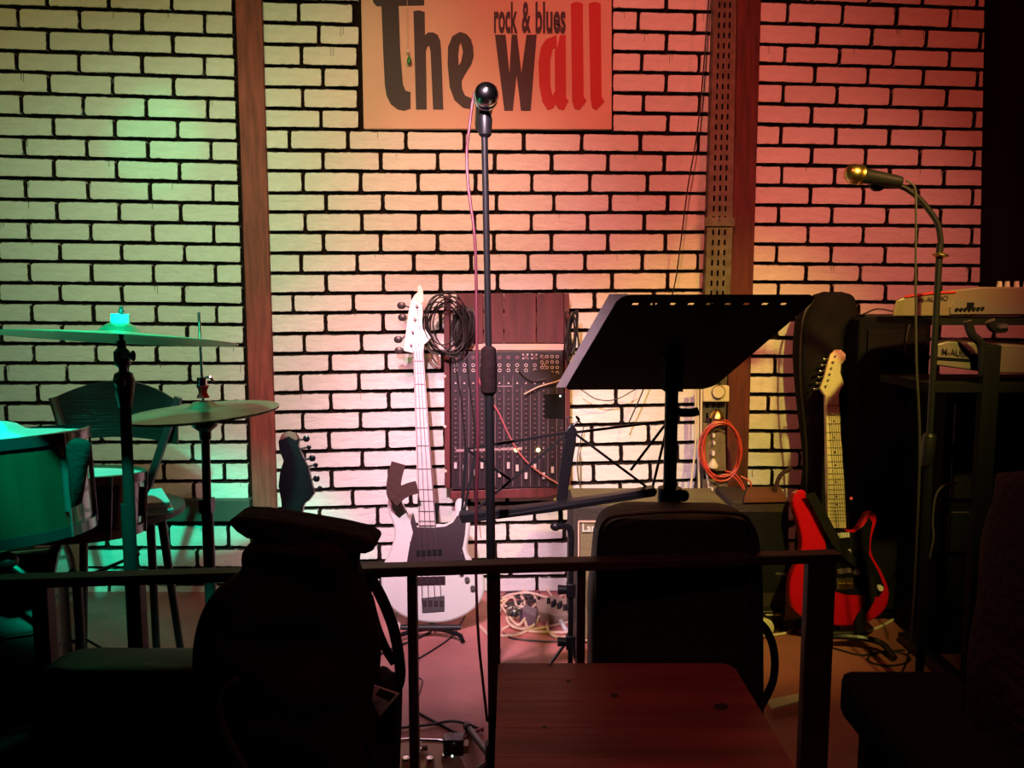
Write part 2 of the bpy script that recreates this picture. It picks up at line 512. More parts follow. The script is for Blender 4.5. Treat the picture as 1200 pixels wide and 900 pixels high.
brick_wall(WL, (0, 270, LL), rowsL, lambda y: -165, edgeLr, skipL)

# centre panel
cl = [3, 28.5, 53.5, 79, 103.5, 128.5, 152, 177, 201, 227, 249, 273, 297, 320.5, 344.5, 367, 391, 414.5, 437, 460, 482.5, 505, 529, 550, 574, 595, 617.5, 638, 657, 677, 693]
cr = [16, 41, 64.4, 88, 112, 135, 158, 181, 204, 227.5, 250, 272.5, 296, 318, 340, 362.5, 385, 407, 429, 451, 473, 494, 517, 539, 561, 583, 606, 629, 651, 671, 692]
CLN = [(-47, -32), (-22, -8)] + list(zip(cl, cr))
anc = [(375, 779), (351, 746.6), (374.5, 780), (355, 751.5), (379.5, 780), (355.5, 753), (378, 781), (341, 749), (380, 778), (357, 757), (383, 781), (359, 754), (381, 778), (354, 751), (384, 782),
       (345, 766), (383, 784), (358, 757), (388, 784), (354.5, 757), (389, 787), (356, 728), (387, 759), (358, 727), (390, 761), (347, 726), (376, 758), (343, 727), (378, 760), (350, 730), (380, 695)]
rowsC = []
for k, (a, b) in enumerate([(355, 750)] + anc):
    if k >= 21:
        p1 = 67.5
        r_ = [a + p1 * i for i in range(-1, 4) if a + p1 * i < 600]
        base = b - 66 * 5
        r_ += [x for x in [base + 66 * i for i in range(0, 8)] if x > r_[-1] + 30]
    else:
        p1 = (b - a) / 6
        r_ = [a + p1 * i + random.uniform(-.8, .8) for i in range(-1, 9)]
    rowsC.append(r_)
rowsC = rowsC[:len(CLN) - 1]
class SkipC:
    def __call__(s, a, b, ym): return ym < 150 and a > 418 and b < 719
    def clip(s, a, b, ym):
        if ym < 150:
            if a < 423 < b: b = 423
            if a < 716 < b: a = 716
        return a, b
skC = SkipC()
brick_wall(WC, (320, 820, CLN), rowsC, lambda y: 306 + y / 600 * 15, lambda y: 834 - y / 600 * 20, skC)

# right panel
RL = [(-47, -33), (-22, -10), (3, 12.7), (29, 38), (54, 62), (76, 84), (99, 106), (123, 130.5), (147, 153.5), (171.6, 175.5), (194, 199), (218, 220.7), (241, 244), (263.5, 266), (286.5, 289), (309, 312),
      (330.5, 333), (352, 356), (374, 377), (395.5, 398), (417, 419), (439, 441), (461.5, 463), (482, 484), (504, 506), (527, 528), (547, 549), (569, 570), (590, 591), (611, 612), (632, 633), (653, 654), (674, 675), (693, 694)]
sR = [916, 952, 921, 955, 918, 952, 915, 949, 913, 948, 913, 946.7, 912, 945, 907.6, 943, 910, 941, 908, 939, 907, 938, 899, 936, 902, 934.6, 902, 936, 903, 936, 903, 936, 903]
sR = [916, 952] + [921, 955, 918, 952, 915, 949, 913, 948, 913, 946.7, 909.5, 945, 907.6, 943, 909, 941, 908, 939, 907, 938, 899, 936, 902, 934.6, 902, 936, 903, 936, 903, 936, 903]
rowsR = []
for k in range(len(RL) - 1):
    p1 = 63.5 - .5 * k / 30
    rowsR.append([sR[k] + p1 * i + random.uniform(-1, 1) for i in range(-1, 6)])
brick_wall(WR, (892, 1168, RL), rowsR, lambda y: 888 - y / 600 * 18, lambda y: 1172 - y / 300 * 12 if y < 330 else 1290)

# wooden posts and trims
def post(name, xt0, xt1, xb0, xb1, yb, ydep, m, label, ytop=-70):
    d = -ydep
    pts = [P(xt0, ytop, ydep), P(xt1, ytop, ydep), P(xb1, yb, ydep), P(xb0, yb, ydep)]
    g = G(); g.prism(pts, (0, d + .0, 0))
    return struct(name, g, m, smooth=False, bevel=.004, label=label)
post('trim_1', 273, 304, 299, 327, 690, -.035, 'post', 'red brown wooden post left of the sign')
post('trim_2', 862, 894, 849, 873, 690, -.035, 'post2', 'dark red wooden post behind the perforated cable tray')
post('trim_3', 1171, 1290, 1163, 1280, 344, -.10, 'blackm', 'black pillar at the right end of the brick wall')
g = G()
a = P(128, 586, -.05); b = P(292, 586, -.05)
g.box(((a.x + b.x) / 2, -.024, a.z - .042), (b.x - a.x, .052, .084))
struct('trim_4', g, 'ledge', smooth=False, bevel=.004, label='painted wooden ledge low on the wall behind the cymbal stands')

# ================================================================== SIGN
YS = -.034
sg = thing('wall_sign', 'tan painted sign with tall black and red lettering reading The Wall', 'sign', (P(569, 152, YS).x, YS, P(569, 152, YS).z))
g = G(); g.prism([P(422, -48, YS), P(717, -48, YS), P(717, 151.5, YS), P(426, 151, YS)], (0, .030, 0))
obj('sign_board', g, 'board', sg, smooth=False, bevel=.003)
def letter(pts, m, nm='letter'):
    g = G(); g.prism([P(x, y, YS - .003) for x, y in pts], (0, .0028, 0)); return obj(nm, g, m, sg, smooth=False)
letter([(437, -10), (497, -10), (497, 6), (467, 6.5), (469, 60), (472, 98), (475, 106), (481, 108), (481, 127), (474, 129.5), (466, 128), (458, 122), (453, 112), (451, 100), (449, 60), (447, 7), (441, 7), (437, 2)], 'ink')
letter([(484.5, 13), (491, 12), (497.5, 14), (498, 41), (502, 38), (508, 38), (513, 41), (516, 48), (517, 60), (519.5, 128), (507.5, 128), (504.5, 60), (503, 54), (501, 54), (499, 60), (500, 128), (487.5, 128)], 'ink')
letter([(540, 37.5), (547, 40), (552, 46), (554.5, 55), (555, 66), (552.5, 75), (545, 87), (541, 95), (541.5, 104), (545, 112), (552.5, 115), (551, 127.5), (542.5, 126), (532.5, 117), (527, 102), (524.5, 75), (525, 55), (530, 42.5), (537.5, 38), (538, 54), (537, 65), (537.5, 77), (540.5, 72), (542.5, 60), (540, 50), (538, 54), (537.5, 38)], 'ink')
letter([(580, 40.5), (592.5, 40.5), (597, 86), (599.5, 40.5), (606, 40.5), (611, 85), (617, 40.5), (629, 40.5), (622, 129.5), (610.5, 129.5), (605.5, 88), (601, 129.5), (591, 129.5)], 'ink')
letter([(663, 41), (663.5, 115), (666.5, 118), (661, 129), (655, 128), (651, 122), (648, 127), (642, 129), (636, 120), (632, 100), (631, 72), (634, 55), (640, 46), (652, 41), (653, 57), (648, 57), (645, 70), (645, 100), (647.5, 112), (650.5, 106), (650, 60), (651.5, 57), (652.9, 57), (656, 41)], 'redink')
letter([(669, 4), (676, 2), (683, 4), (684, 113), (687.5, 118), (679, 129), (673, 127), (670.5, 118)], 'redink')
letter([(690, 4), (697, 2), (704, 4), (705, 113), (708.5, 119), (699, 129), (694, 126), (692, 116)], 'redink')
def stext(s, x0, x1, y0, y1, m='ink', bold=.03):
    text('small_lettering', s, m, [P(x0, y1, YS - .003), P(x1, y1, YS - .003), P(x1, y0, YS - .003), P(x0, y0, YS - .003)], sg, bold=bold)
stext('rock', 579, 606.5, 2, 39.5)
stext('&', 611.5, 622, 2, 39)
stext('blues', 627.5, 663, 2, 39.5)
# small green drop hanging in front of the sign
pt = thing('hanging_pendant', 'tiny green glass drop hanging on a thread in front of the sign', 'pendant', P(479, 74, -.05))
g = G(); g.tube([P(477, -40, -.05), P(477.5, 20, -.05), P(478, 60, -.05)], .0008, 5, 2); obj('thread', g, 'cablebeige', pt)
g = G(); g.ball(P(478, 60, -.05), .005, (1, 1, 1.3), 8, 6); obj('bead', g, 'whitep', pt)
g = G(); g.lathe([(.001, .012), (.006, .0), (.009, -.010), (.006, -.02), (.001, -.023)], P(479.5, 68, -.05), (0, 0, 1), 10); obj('drop', g, 'green', pt)

# ================================================================== CABLE TRAY
YT = -.075
ct = thing('cable_tray', 'tall perforated metal cable tray fixed to the dark red post', 'cable tray', (P(840, 340, YT).x, YT, .2))
def tray(xl0, xr0, yt, xl1, xr1, yb, nrow, name):
    g = G()
    us = [0, .2, .28, .44, .52, .68, .76, 1.0]
    vs_ = [0]
    for r in range(nrow): vs_ += [(r + .25) / nrow, (r + .8) / nrow]
    vs_ += [1]
    def pt_(u, v):
        y = yt + (yb - yt) * v; xl = xl0 + (xl1 - xl0) * v; xr = xr0 + (xr1 - xr0) * v
        return P(xl + (xr - xl) * u, y, YT)
    grid = [[pt_(u, v) for u in us] for v in vs_]
    nu = len(us)
    vl = [p for row in grid for p in row]; fs = []
    for i in range(len(vs_) - 1):
        for j in range(nu - 1):
            if i % 2 == 1 and j in (1, 3, 5): continue
            fs.append([i * nu + j, i * nu + j + 1, (i + 1) * nu + j + 1, (i + 1) * nu + j])
    g.add(vl, fs)
    o = obj(name, g, 'tray', ct, smooth=False)
    sm = o.modifiers.new('sheet', 'SOLIDIFY'); sm.thickness = .0015; sm.offset = 0
    g = G()
    for e in (0, -1):
        a = grid[0][e]; b = grid[-1][e]
        g.prism([a, a + Vector((.0015, 0, 0)), b + Vector((.0015, 0, 0)), b], (0, .045, 0))
    obj('tray_side', g, 'tray', ct, smooth=False)
tray(839, 864, -60, 829, 858, 262, 27, 'tray_sheet')
YT = -.07
tray(829, 858, 266, 818, 846, 600, 28, 'tray_sheet')
YT = -.08
g = G(); g.prism([P(826, 255, YT), P(861, 255, YT), P(861, 265, YT), P(826, 265, YT)], (0, .006, 0)); obj('joint_plate', g, 'tray', ct, smooth=False)
g = G(); g.ball(P(843, 258, YT), .004, (1, .6, 1), 8, 6); obj('screw', g, 'chrome', ct)

# ================================================================== ELECTRICS on the post
YB = -.09
d = thing('dimmer_box', 'cream wall dimmer box with round knob below the music desk', 'dimmer', P(838, 471, YB))
g = G(); g.prism([P(824, 452, YB - .02), P(855, 452, YB - .02), P(855, 471, YB - .02), P(824, 471, YB - .02)], (0, .03, 0)); obj('housing', g, 'cream', d, bevel=.004)
g = G(); g.cyl(P(842, 459.5, YB - .02), P(842, 459.5, YB - .034), .023, .021, 24); obj('knob', g, 'cream', d)
g = G(); g.torus(P(842, 459.5, YB - .021), (0, 1, 0), .025, .0012, 24, 6); obj('knob_ring', g, 'socket', d)
d = thing('socket_strip', 'old brown socket strip with pale plugs inside the red cable coil', 'socket strip', P(838, 596, YB))
g = G(); g.prism([P(824, 496, YB), P(850, 496, YB), P(851, 552, YB), P(825, 552, YB)], (0, .012, 0)); g.prism([P(824, 562, YB), P(853, 562, YB), P(853, 598, YB), P(824, 598, YB)], (0, .012, 0)); obj('plate', g, 'socket', d, smooth=False, bevel=.002)
for x, y, s in ((836, 510, 1), (836.5, 519, .9), (835.5, 531, 1.2), (834, 573, .9)):
    g = G(); g.box(P(x, y, YB - .012), (.008 * s, .02, .014 * s)); obj('plug', g, 'whitep', d, bevel=.001)
g = G(); g.lathe([(.018, 0), (.018, .01), (.010, .02), (.006, .03)], P(835.5, 547, YB - .022), (0, -.2, 1), 14); obj('plug', g, 'cream', d)
for x, y in ((829, 584), (836, 584), (843, 584), (848, 574), (829, 574)):
    g = G(); g.box(P(x, y, YB - .003), (.006, .006, .012)); obj('contact', g, 'blackm', d)
g = G(); g.lathe([(.002, .028), (.012, .026), (.024, .012), (.028, 0), (.020, -.004)], P(840, 489, YB - .02), (0, -.1, 1), 20); g.cyl(P(838, 490, YB - .02), P(836, 500, YB - .02), .008, .012)
obj('brass_bell', g, 'gold', label='small brass bell shaped fitting above the red cable coil', cat='fitting')
g = G()
rr = random.Random(3)
for k in range(5):
    cx, cy = 845 + rr.uniform(-2, 2), 528 + rr.uniform(-2, 2); rx, ry = 23 + rr.uniform(-3, 2), 33 + rr.uniform(-3, 3)
    g.tube([P(cx + rx * cos(a * pi / 8), cy + ry * sin(a * pi / 8), -.115 - .006 * k + .004 * sin(a)) for a in range(17)], .0028, 6, 3)
g.tube([P(838, 560, -.13), P(853, 556, -.13), P(866, 565, -.13), P(875, 585, -.15), P(874, 606, -.19)], .003, 6)
g.tube([P(850, 552, -.13), P(862, 556, -.13), P(872, 572, -.14), P(872, 600, -.19)], .003, 6)
g.tube([P(868, 558, -.13), P(880, 566, -.14), P(878, 585, -.15), P(876, 606, -.19)], .003, 6)
obj('red_cable_coil', g, 'cablered', label='coil of thin red cable hung over the socket strip', cat='cable')
g = G()
for x0, x1 in ((818, 820), (822, 836), (815, 806)):
    g.tube([P(x0, 452, -.10), P(x0, 520, -.10), P((x0 + x1) / 2, 560, -.10), P(x1, 610, -.12)], .004, 6)
obj('conduit', g, 'cream', label='cream conduit cables running down left of the socket strip', cat='cable')
g = G(); g.tube([P(835, -60, -.10), P(820, 130, -.10), P(806, 220, -.10), P(797, 290, -.10), P(788, 345, -.10), P(760, 440, -.10), P(735, 500, -.09)], .0026, 6)
obj('hanging_cable', g, 'rubber', label='thin dark cable hanging diagonally down the wall right of the sign', cat='cable')
g = G(); g.tube([P(680, 456, -.1), P(700, 468, -.1), P(722, 468, -.1), P(745, 456, -.1)], .002, 6)
obj('wall_cable', g, 'rubber', label='short black cable sagging on the wall under the music desk', cat='cable')
g = G()
g.tube([P(680, 530, -.06), P(680, 570, -.06), P(679, 600, -.06)], .002, 6, 3); g.tube([P(684, 500, -.06), P(676, 545, -.06), P(684, 590, -.06)], .002, 6, 3)
obj('wall_cable', g, 'cablegrey', label='two thin grey cables on the wall right of the mixing console', cat='cable')

# ================================================================== MIXER and its wall frame
YM = -.10
mf = thing('mixer_cabinet', 'red brown wooden wall frame that holds the mixing console', 'shelf', P(595, 585, YM))
for k, (x0, x1) in enumerate(((535, 566), (567, 590), (591, 628), (629, 661))):
    g = G(); g.prism([P(x0, 344, -.05), P(x1, 343.5, -.05), P(x1, 402, -.05), P(x0, 402, -.05)], (0, .045, 0)); obj('plank', g, 'mixwood', mf, smooth=False, bevel=.0015)
g = G(); g.prism([P(520, 346, YM), P(526.5, 346, YM), P(527.5, 572, YM), P(521, 572, YM)], (0, .085, 0)); obj('side_board', g, 'mixwood', mf, smooth=False, bevel=.002)
g = G(); g.prism([P(661, 344, YM), P(667, 344, YM), P(669, 568, YM), P(663, 568, YM)], (0, .085, 0)); obj('side_board', g, 'mixwood', mf, smooth=False, bevel=.002)
g = G(); g.prism([P(528, 576, YM - .02), P(664, 570, YM - .02), P(656, 578, YM - .02), P(640, 583, YM - .02), P(527, 585, YM - .02)], (0, .11, 0)); obj('shelf_board', g, 'mixwood', mf, smooth=False, bevel=.002)
g = G(); g.prism([P(530, 403, -.05), P(662, 403, -.05), P(662, 410, -.05), P(530, 410, -.05)], (0, .045, 0)); obj('rail_strip', g, 'board', mf, smooth=False)
for x, y in ((521, 441), (522, 552), (521.5, 500)):
    g = G(); g.ball(P(x, y, YM - .002), .006, (1, .5, 1), 10, 6); obj('bolt', g, 'cablebeige', mf)

ya, yb = -.102, -.125           # console face leans out a little at the bottom
def mfp(px, py):
    t = (py - 412) / 163
    return P(px, py, ya + (yb - ya) * t)
mx = thing('mixing_console', 'dark mixing console with rows of knobs standing upright in the wooden frame', 'mixer', P(595, 575, YM))
g = G(); g.ring_loft([[mfp(528, 412), mfp(660, 411), mfp(662, 571), mfp(529, 574)], [mfp(528, 412) + Vector((0, .06, 0)), mfp(660, 411) + Vector((0, .06, 0)), mfp(662, 571) + Vector((0, .06, 0)), mfp(529, 574) + Vector((0, .06, 0))]])
obj('console_body', g, 'mixface', mx, smooth=False, bevel=.003)
g = G(); g2 = G(); g3 = G(); gl = G()
off = Vector((0, -.008, .0))
nch = 13
for c in range(nch):
    x = 534 + c * 10.3
    top = 462 if c > 5 else 455
    for r in range(13):
        y = 468 + r * 5.6
        if c >= 11 and y < 500: continue
        if y > 520 and r % 2: pass
        p = mfp(x, y)
        g.cyl(p, p + off, .0042, .0034, 8)
    if c < 11:
        p = mfp(x, 449); g2.cyl(p, p + off, .0036, .003, 8)
        p = mfp(x, 458); g.cyl(p, p + off, .0046, .004, 8)
    p = mfp(x, 525 - (c % 2)); g2.cyl(p, p + off, .0026, .002, 6)
    if c < 11:
        p = mfp(x, 419); g.cyl(p, p + off * .5, .008, .008, 12)
        p = mfp(x, 428); g2.torus(p, (0, 1, 0), .0055, .0014, 10, 5)
        p = mfp(x, 434); g2.torus(p, (0, 1, 0), .0055, .0014, 10, 5)
    a = mfp(x + 5.1, 440); b = mfp(x + 5.1, 570)
    gl.bar(a + Vector((0, -.001, 0)), b + Vector((0, -.001, 0)), .0012, .001, (1, 0, 0))
    a = mfp(x, 538); b = mfp(x, 567)
    g3.bar(a + Vector((0, -.001, 0)), b + Vector((0, -.001, 0)), .0022, .001, (1, 0, 0))
for i in range(4):
    for j in range(2):
        p = mfp(613 + i * 5.2, 415.5 + j * 4.5); g2.cyl(p, p + off * .3, .0034, .0034, 8)
for i in range(4):
    for j in range(4):
        p = mfp(635 + i * 6, 418 + j * 6.3); g2.torus(p, (0, 1, 0), .0048, .0014, 10, 5)
a = [mfp(534, 526.5), mfp(612, 524), mfp(612, 527), mfp(534, 529.5)]; gl.prism([q + Vector((0, -.0015, 0)) for q in a], (0, .001, 0))
a = [mfp(583, 452), mfp(600, 452), mfp(600, 453), mfp(583, 453)]; gl.prism([q + Vector((0, -.0015, 0)) for q in a], (0, .001, 0))
obj('rotary_knob', g, 'knob', mx, kind='stuff'); obj('pale_knob_and_jack', g2, 'knobw', mx, kind='stuff')
obj('fader_slot', g3, 'blackm', mx, smooth=False, kind='stuff'); obj('panel_line', gl, 'mixline', mx, smooth=False, kind='stuff')
for c in range(nch):
    x = 534 + c * 10.3; y = 545 + [0, 3, 8, 0, 4, 10, 0, 3, 12, 2, 12, 5, 6][c] + c * -.0
    p = mfp(x, y); gg = G(); gg.box(p + off * .7, (.010, .010, .022)); obj('fader_cap', gg, 'knobw', mx, smooth=False)
g = G(); g.prism([q + Vector((0, -.003, 0)) for q in (mfp(637, 462), mfp(660, 462), mfp(660, 490), mfp(637, 490))], (0, .002, 0)); obj('meter_panel', g, 'blackm', mx, smooth=False)
g = G(); g.prism([q + Vector((0, -.003, 0)) for q in (mfp(609, 437), mfp(636, 432), mfp(660, 440), mfp(640, 458), mfp(612, 460))], (0, .002, 0)); obj('effects_panel', g, 'mixface', mx, smooth=False)
for x in (605, 630.5):
    g = G(); g.ball(mfp(x, 527) + off, .0075, (1, 1, 1), 10, 8); obj('led', g, 'ledy', mx, label='lit yellow console lamp')
g = G(); g.ball(mfp(656.5, 464) + off * .5, .0035); obj('led', g, 'ledw', mx, label='lit pale green console lamp')
for nm, pts, lab, m_ in (
    ('patch_cable', [(558, 434), (568, 460), (583, 480), (597, 510), (612, 534), (632, 552), (655, 566), (668, 575)], 'dusty red cable hanging across the mixing console', 'cablepink'),
    ('patch_cable', [(533, 418), (536, 440), (541, 470), (545, 520), (543, 560), (540, 600)], 'black cable hanging over the left channels of the console', 'rubber'),
    ('patch_cable', [(607, 432), (614, 440), (625, 445), (640, 443)], 'short black cable curving over the upper right of the console', 'rubber'),
    ('patch_cable', [(547, 418), (550, 450), (556, 500), (555, 560), (560, 610)], 'second black cable hanging over the left channels of the console', 'rubber'),
    ('patch_cable', [(614, 461), (632, 452), (655, 445), (668, 434)], 'thin pale cable crossing the upper right of the console', 'cablebeige')):
    g = G(); g.tube([mfp(x, y) + Vector((0, -.022, 0)) for x, y in pts], .0024 if m_ != 'cablepink' else .0034, 6); obj(nm, g, m_, label=lab, cat='cable')
def coil(name, cx, cy, rx, ry, y, n, m_, lab, r=.0026, seed=1, spread=4):
    rr = random.Random(seed); g = G()
    for k in range(n):
        x0 = cx + rr.uniform(-spread, spread); y0 = cy + rr.uniform(-spread, spread)
        ax = rx * rr.uniform(.75, 1.1); ay = ry * rr.uniform(.75, 1.1); ph = rr.uniform(0, 6)
        tl = rr.uniform(-.3, .3)
        pts = []
        for i in range(15):
            a = ph + i * 2 * pi / 13
            pts.append(P(x0 + ax * cos(a) + tl * ay * sin(a), y0 + ay * sin(a), y - .004 * k + .01 * sin(a + k)))
        g.tube(pts, r, 6, 3)
    return obj(name, g, m_, label=lab, cat='cable', kind=None)
coil('cable_coil', 522, 381, 23, 33, -.13, 10, 'rubber', 'loose loops of black cable hanging at the upper left corner of the console frame', seed=2)
coil('cable_coil', 543, 385, 11, 22, -.07, 12, 'rubber', 'tight bundle of black cable hung on the red brown panel above the console', .003, 4, 3)
coil('cable_coil', 671, 392, 5, 26, -.13, 9, 'rubber', 'narrow bundle of black cable hanging at the right edge of the console frame', .0028, 5, 2)

# ================================================================== GUITARS
def guitar(root, B, H, body, th=.042):
    """plane through bottom B and head H facing the room"""
    u = (H - B).normalized()
    r = Vector((1, 0, 0)); r = (r - u * r.dot(u)).normalized()
    n = r.cross(u).normalized()          # towards the camera
    if n.y > 0: n = -n
    pl = plane(B, n)
    return pl, n, u, r
# --- white bass
B = P(505, 731, -.45); H = P(488, 340, -.12)
bs = thing('bass_guitar', 'white bass guitar with dark pickguard leaning against the brick wall on a floor stand', 'bass guitar', (B.x, B.y, 0))
pl, n, u, r = guitar(bs, B, H, None)
outl = [(478, 606), (474, 595), (468, 586), (459, 581), (454, 588), (456, 602), (461, 615), (462, 627), (457, 645), (449, 661), (446, 680), (449, 697), (456, 709), (467, 719), (482, 726), (503, 730), (523, 729), (541, 723), (556, 713), (565, 701), (568, 686), (564, 671), (554, 658), (547, 645), (549, 630), (551, 612), (549, 598), (543, 586), (537, 584), (533, 591), (533, 602), (529, 610), (521, 614), (512, 614), (488, 616)]
outl = [Vector((x, y, 0)) for x, y in outl]
sm_ = smoothpts(outl + [outl[0]], 3)[:-1]
def backp(g, pts, th, lift=0): return g.prism([p + n * lift for p in pts], -n * th)
g = G(); backp(g, [pl(p.x, p.y) for p in sm_], .040); obj('body', g, 'whiteg', bs, bevel=.007)
pg = [(484, 600), (481, 612), (484, 624), (480, 640), (477, 658), (500, 664), (528, 664), (546, 657), (542, 643), (545, 626), (546, 612), (541, 605), (536, 604), (531, 612), (522, 617), (512, 618), (489, 618)]
g = G(); backp(g, [pl(*p) for p in pg], .0025, .003); obj('pickguard', g, 'guard', bs, smooth=False)
for x, y in ((484, 612), (481, 636), (544, 622), (543, 634), (541, 648)):
    g = G(); g.ball(pl(x, y) + n * .004, .003, (1, .6, 1), 8, 5); obj('screw', g, 'chrome', bs)
nk = [(484.5, 412), (496.5, 412), (511, 616), (490.5, 616)]
g = G(); backp(g, [pl(*p) for p in nk], .020, .010); obj('neck', g, 'palemaple', bs, bevel=.002)
for y in (424, 438, 451, 465, 479, 490, 502, 513, 523, 532, 541, 550, 562, 574, 587.5, 599.5, 611):
    xl = 484.5 + 6 * (y - 412) / 204 + .8; xr = 496.5 + 14.5 * (y - 412) / 204 - .8
    dark = y in (424, 451, 479, 502, 523, 550, 574, 587.5, 599.5, 611)
    gg = G(); gg.bar(pl(xl, y) + n * .0112, pl(xr, y) + n * .0112, .0030 if dark else .0012, .0022, n); obj('fret', gg, 'fret' if dark else 'palemaple', bs, smooth=False)
hd = [(484.5, 414), (473, 411), (474, 400), (476, 388), (478, 370), (481, 354), (485, 347), (491, 348), (495, 356), (496, 370), (497, 384), (505, 396), (502, 400), (497, 404), (496.5, 414)]
g = G(); backp(g, [pl(*p) for p in hd], .014, .004); obj('headstock', g, 'whiteg', bs, bevel=.002)
g = G(); backp(g, [pl(*p) for p in [(485, 347), (490, 343), (489, 337), (493, 334), (496, 342), (497, 353), (493, 358), (488, 352)]], .004, .008); obj('headstock_clip', g, 'whitep', bs, bevel=.001)
for (hx, hy), (kx, ky) in zip(((489, 360), (486.5, 375), (484, 390), (482, 405)), ((470, 357), (471, 371), (466, 397), (467, 410))):
    gg = G(); gg.cyl(pl(hx, hy) + n * .004, pl(hx, hy) + n * .018, .006, .005, 10); gg.cyl(pl(hx - 6, hy) - n * .012, pl(kx + 3, ky) - n * .012, .003)
    tu = obj('tuner', gg, 'steel', bs)
    gg = G(); gg.ball(pl(kx, ky) - n * .012, .016, (1, .35, .85), 12, 7); obj('tuner_key', gg, 'steel', tu)
for k in range(4):
    gg = G(); x0 = 486 + k * 3; x1 = 495.5 + k * 7.4
    gg.cyl(pl(x0, 414) + n * .016, pl(x1, 705) + n * .016, .0012, n=5)
    hx, hy = ((489, 360), (486.5, 375), (484, 390), (482, 405))[3 - k]
    gg.cyl(pl(hx, hy) + n * .010, pl(x0, 414) + n * .016, .0011, n=5); obj('string', gg, 'string', bs)
g = G(); backp(g, [pl(*p) for p in [(488, 645), (518, 643), (518, 650), (488, 652)]], .006, .008); obj('pickup', g, 'blackg', bs, bevel=.001)
g = G(); backp(g, [pl(*p) for p in [(489, 676), (522, 675), (522, 684), (489, 685)]], .012, .011); obj('pickup', g, 'guard', bs, bevel=.001)
g = G(); backp(g, [pl(*p) for p in [(494, 701), (521, 698), (521, 716), (495, 718)]], .006, .006)
for k in range(4): g.box(pl(498 + k * 6.6, 706) + n * .010, (.011, .008, .022))
obj('bridge', g, 'steel', bs, bevel=.001)
for x, y in ((547.5, 679), (554, 689), (541, 671)):
    gg = G(); gg.cyl(pl(x, y), pl(x, y) + n * .016, .009, .008, 14); obj('control_knob', gg, 'steel', bs)
g = G(); g.cyl(pl(508, 730) - n * .02, pl(508, 738) - n * .02, .006, .009, 10); obj('strap_button', g, 'chrome', bs)
# strap
def ribbon(pts, w_, y0, th=.004):
    q = smoothpts([Vector((a, b, 0)) for a, b in pts], 4); L_, R_ = [], []
    for i, p in enumerate(q):
        t = q[min(i + 1, len(q) - 1)] - q[max(i - 1, 0)]; t.normalize(); s_ = Vector((-t.y, t.x, 0)) * w_ / 2
        yy = y0(i / (len(q) - 1)) if callable(y0) else y0
        L_.append(P(p.x + s_.x, p.y + s_.y, yy)); R_.append(P(p.x - s_.x, p.y - s_.y, yy))
    g = G(); g.ring_loft([[a, b, b + Vector((0, th, 0)), a + Vector((0, th, 0))] for a, b in zip(L_, R_)]); return g
gg = ribbon([(467, 543), (462, 562), (462, 580), (472, 585)], 17, -.40); sx = obj('strap', gg, 'strap', bs, smooth=True)
gg = ribbon([(489, 571), (478, 574), (468, 580), (460, 588)], 15, -.43); obj('strap', gg, 'strap', bs)
# stand of the bass
st = thing('guitar_stand', 'low black floor stand under the white bass guitar', 'guitar stand', (B.x, -.45, 0))
g = G(); g.tube([Vector((B.x - .11, -.50, .012)), Vector((B.x - .09, -.48, .03)), Vector((B.x, -.45, .035)), Vector((B.x + .09, -.48, .03)), Vector((B.x + .11, -.50, .012))], .007); obj('front_leg', g, 'blackm', st)
g = G(); g.tube([Vector((B.x, -.40, .03)), Vector((B.x, -.28, .16)), Vector((B.x, -.22, .40))], .009); g.tube([Vector((B.x, -.30, .14)), Vector((B.x, -.16, .012))], .008); obj('back_post', g, 'black', st)
g = G(); g.cyl((B.x - .10, -.46, .045), (B.x + .10, -.46, .045), .009); obj('cradle', g, 'rubber', st)

# --- red electric guitar
B = P(982, 733, -.50); H = P(980, 410, -.26)
eg = thing('electric_guitar', 'glossy red electric guitar with black pickguard and maple neck', 'guitar', (B.x, B.y, 0))
pl, n, u, r = guitar(eg, B, H, None)
bo = [(969, 620), (960, 608), (952, 592), (946, 579), (940, 573.5), (932, 578), (929.5, 591), (934, 606), (939, 625), (940, 640), (935, 657), (927.5, 676), (925.5, 697), (931, 715), (946, 726), (968, 732), (992, 734), (1015, 730), (1032, 721), (1041, 707), (1042, 690), (1034, 670), (1022, 648), (1023, 628), (1028, 611), (1025.5, 601), (1019, 598), (1014, 606), (1008, 616), (999, 621), (991, 620)]
sm_ = smoothpts([Vector((x, y, 0)) for x, y in bo] + [Vector((*bo[0], 0))], 3)[:-1]
g = G(); g.prism([pl(p.x, p.y) for p in sm_], -n * .044); obj('body', g, 'redg', eg, bevel=.008)
pg = [(966, 603), (966, 630), (970, 655), (978, 672), (976, 692), (990, 696), (1010, 697), (1030, 699), (1036, 688), (1029, 670), (1018, 650), (1019, 630), (1022, 612), (1018, 606), (1012, 616), (1001, 624), (992, 623)]
g = G(); g.prism([pl(*p) + n * .0030 for p in pg], -n * .0025); obj('pickguard', g, 'blackg', eg, smooth=False)
nk = [(966.7, 464), (982, 464), (991, 619), (969, 619)]
g = G(); g.prism([pl(*p) + n * .010 for p in nk], -n * .022); obj('neck', g, 'maple', eg, bevel=.002)
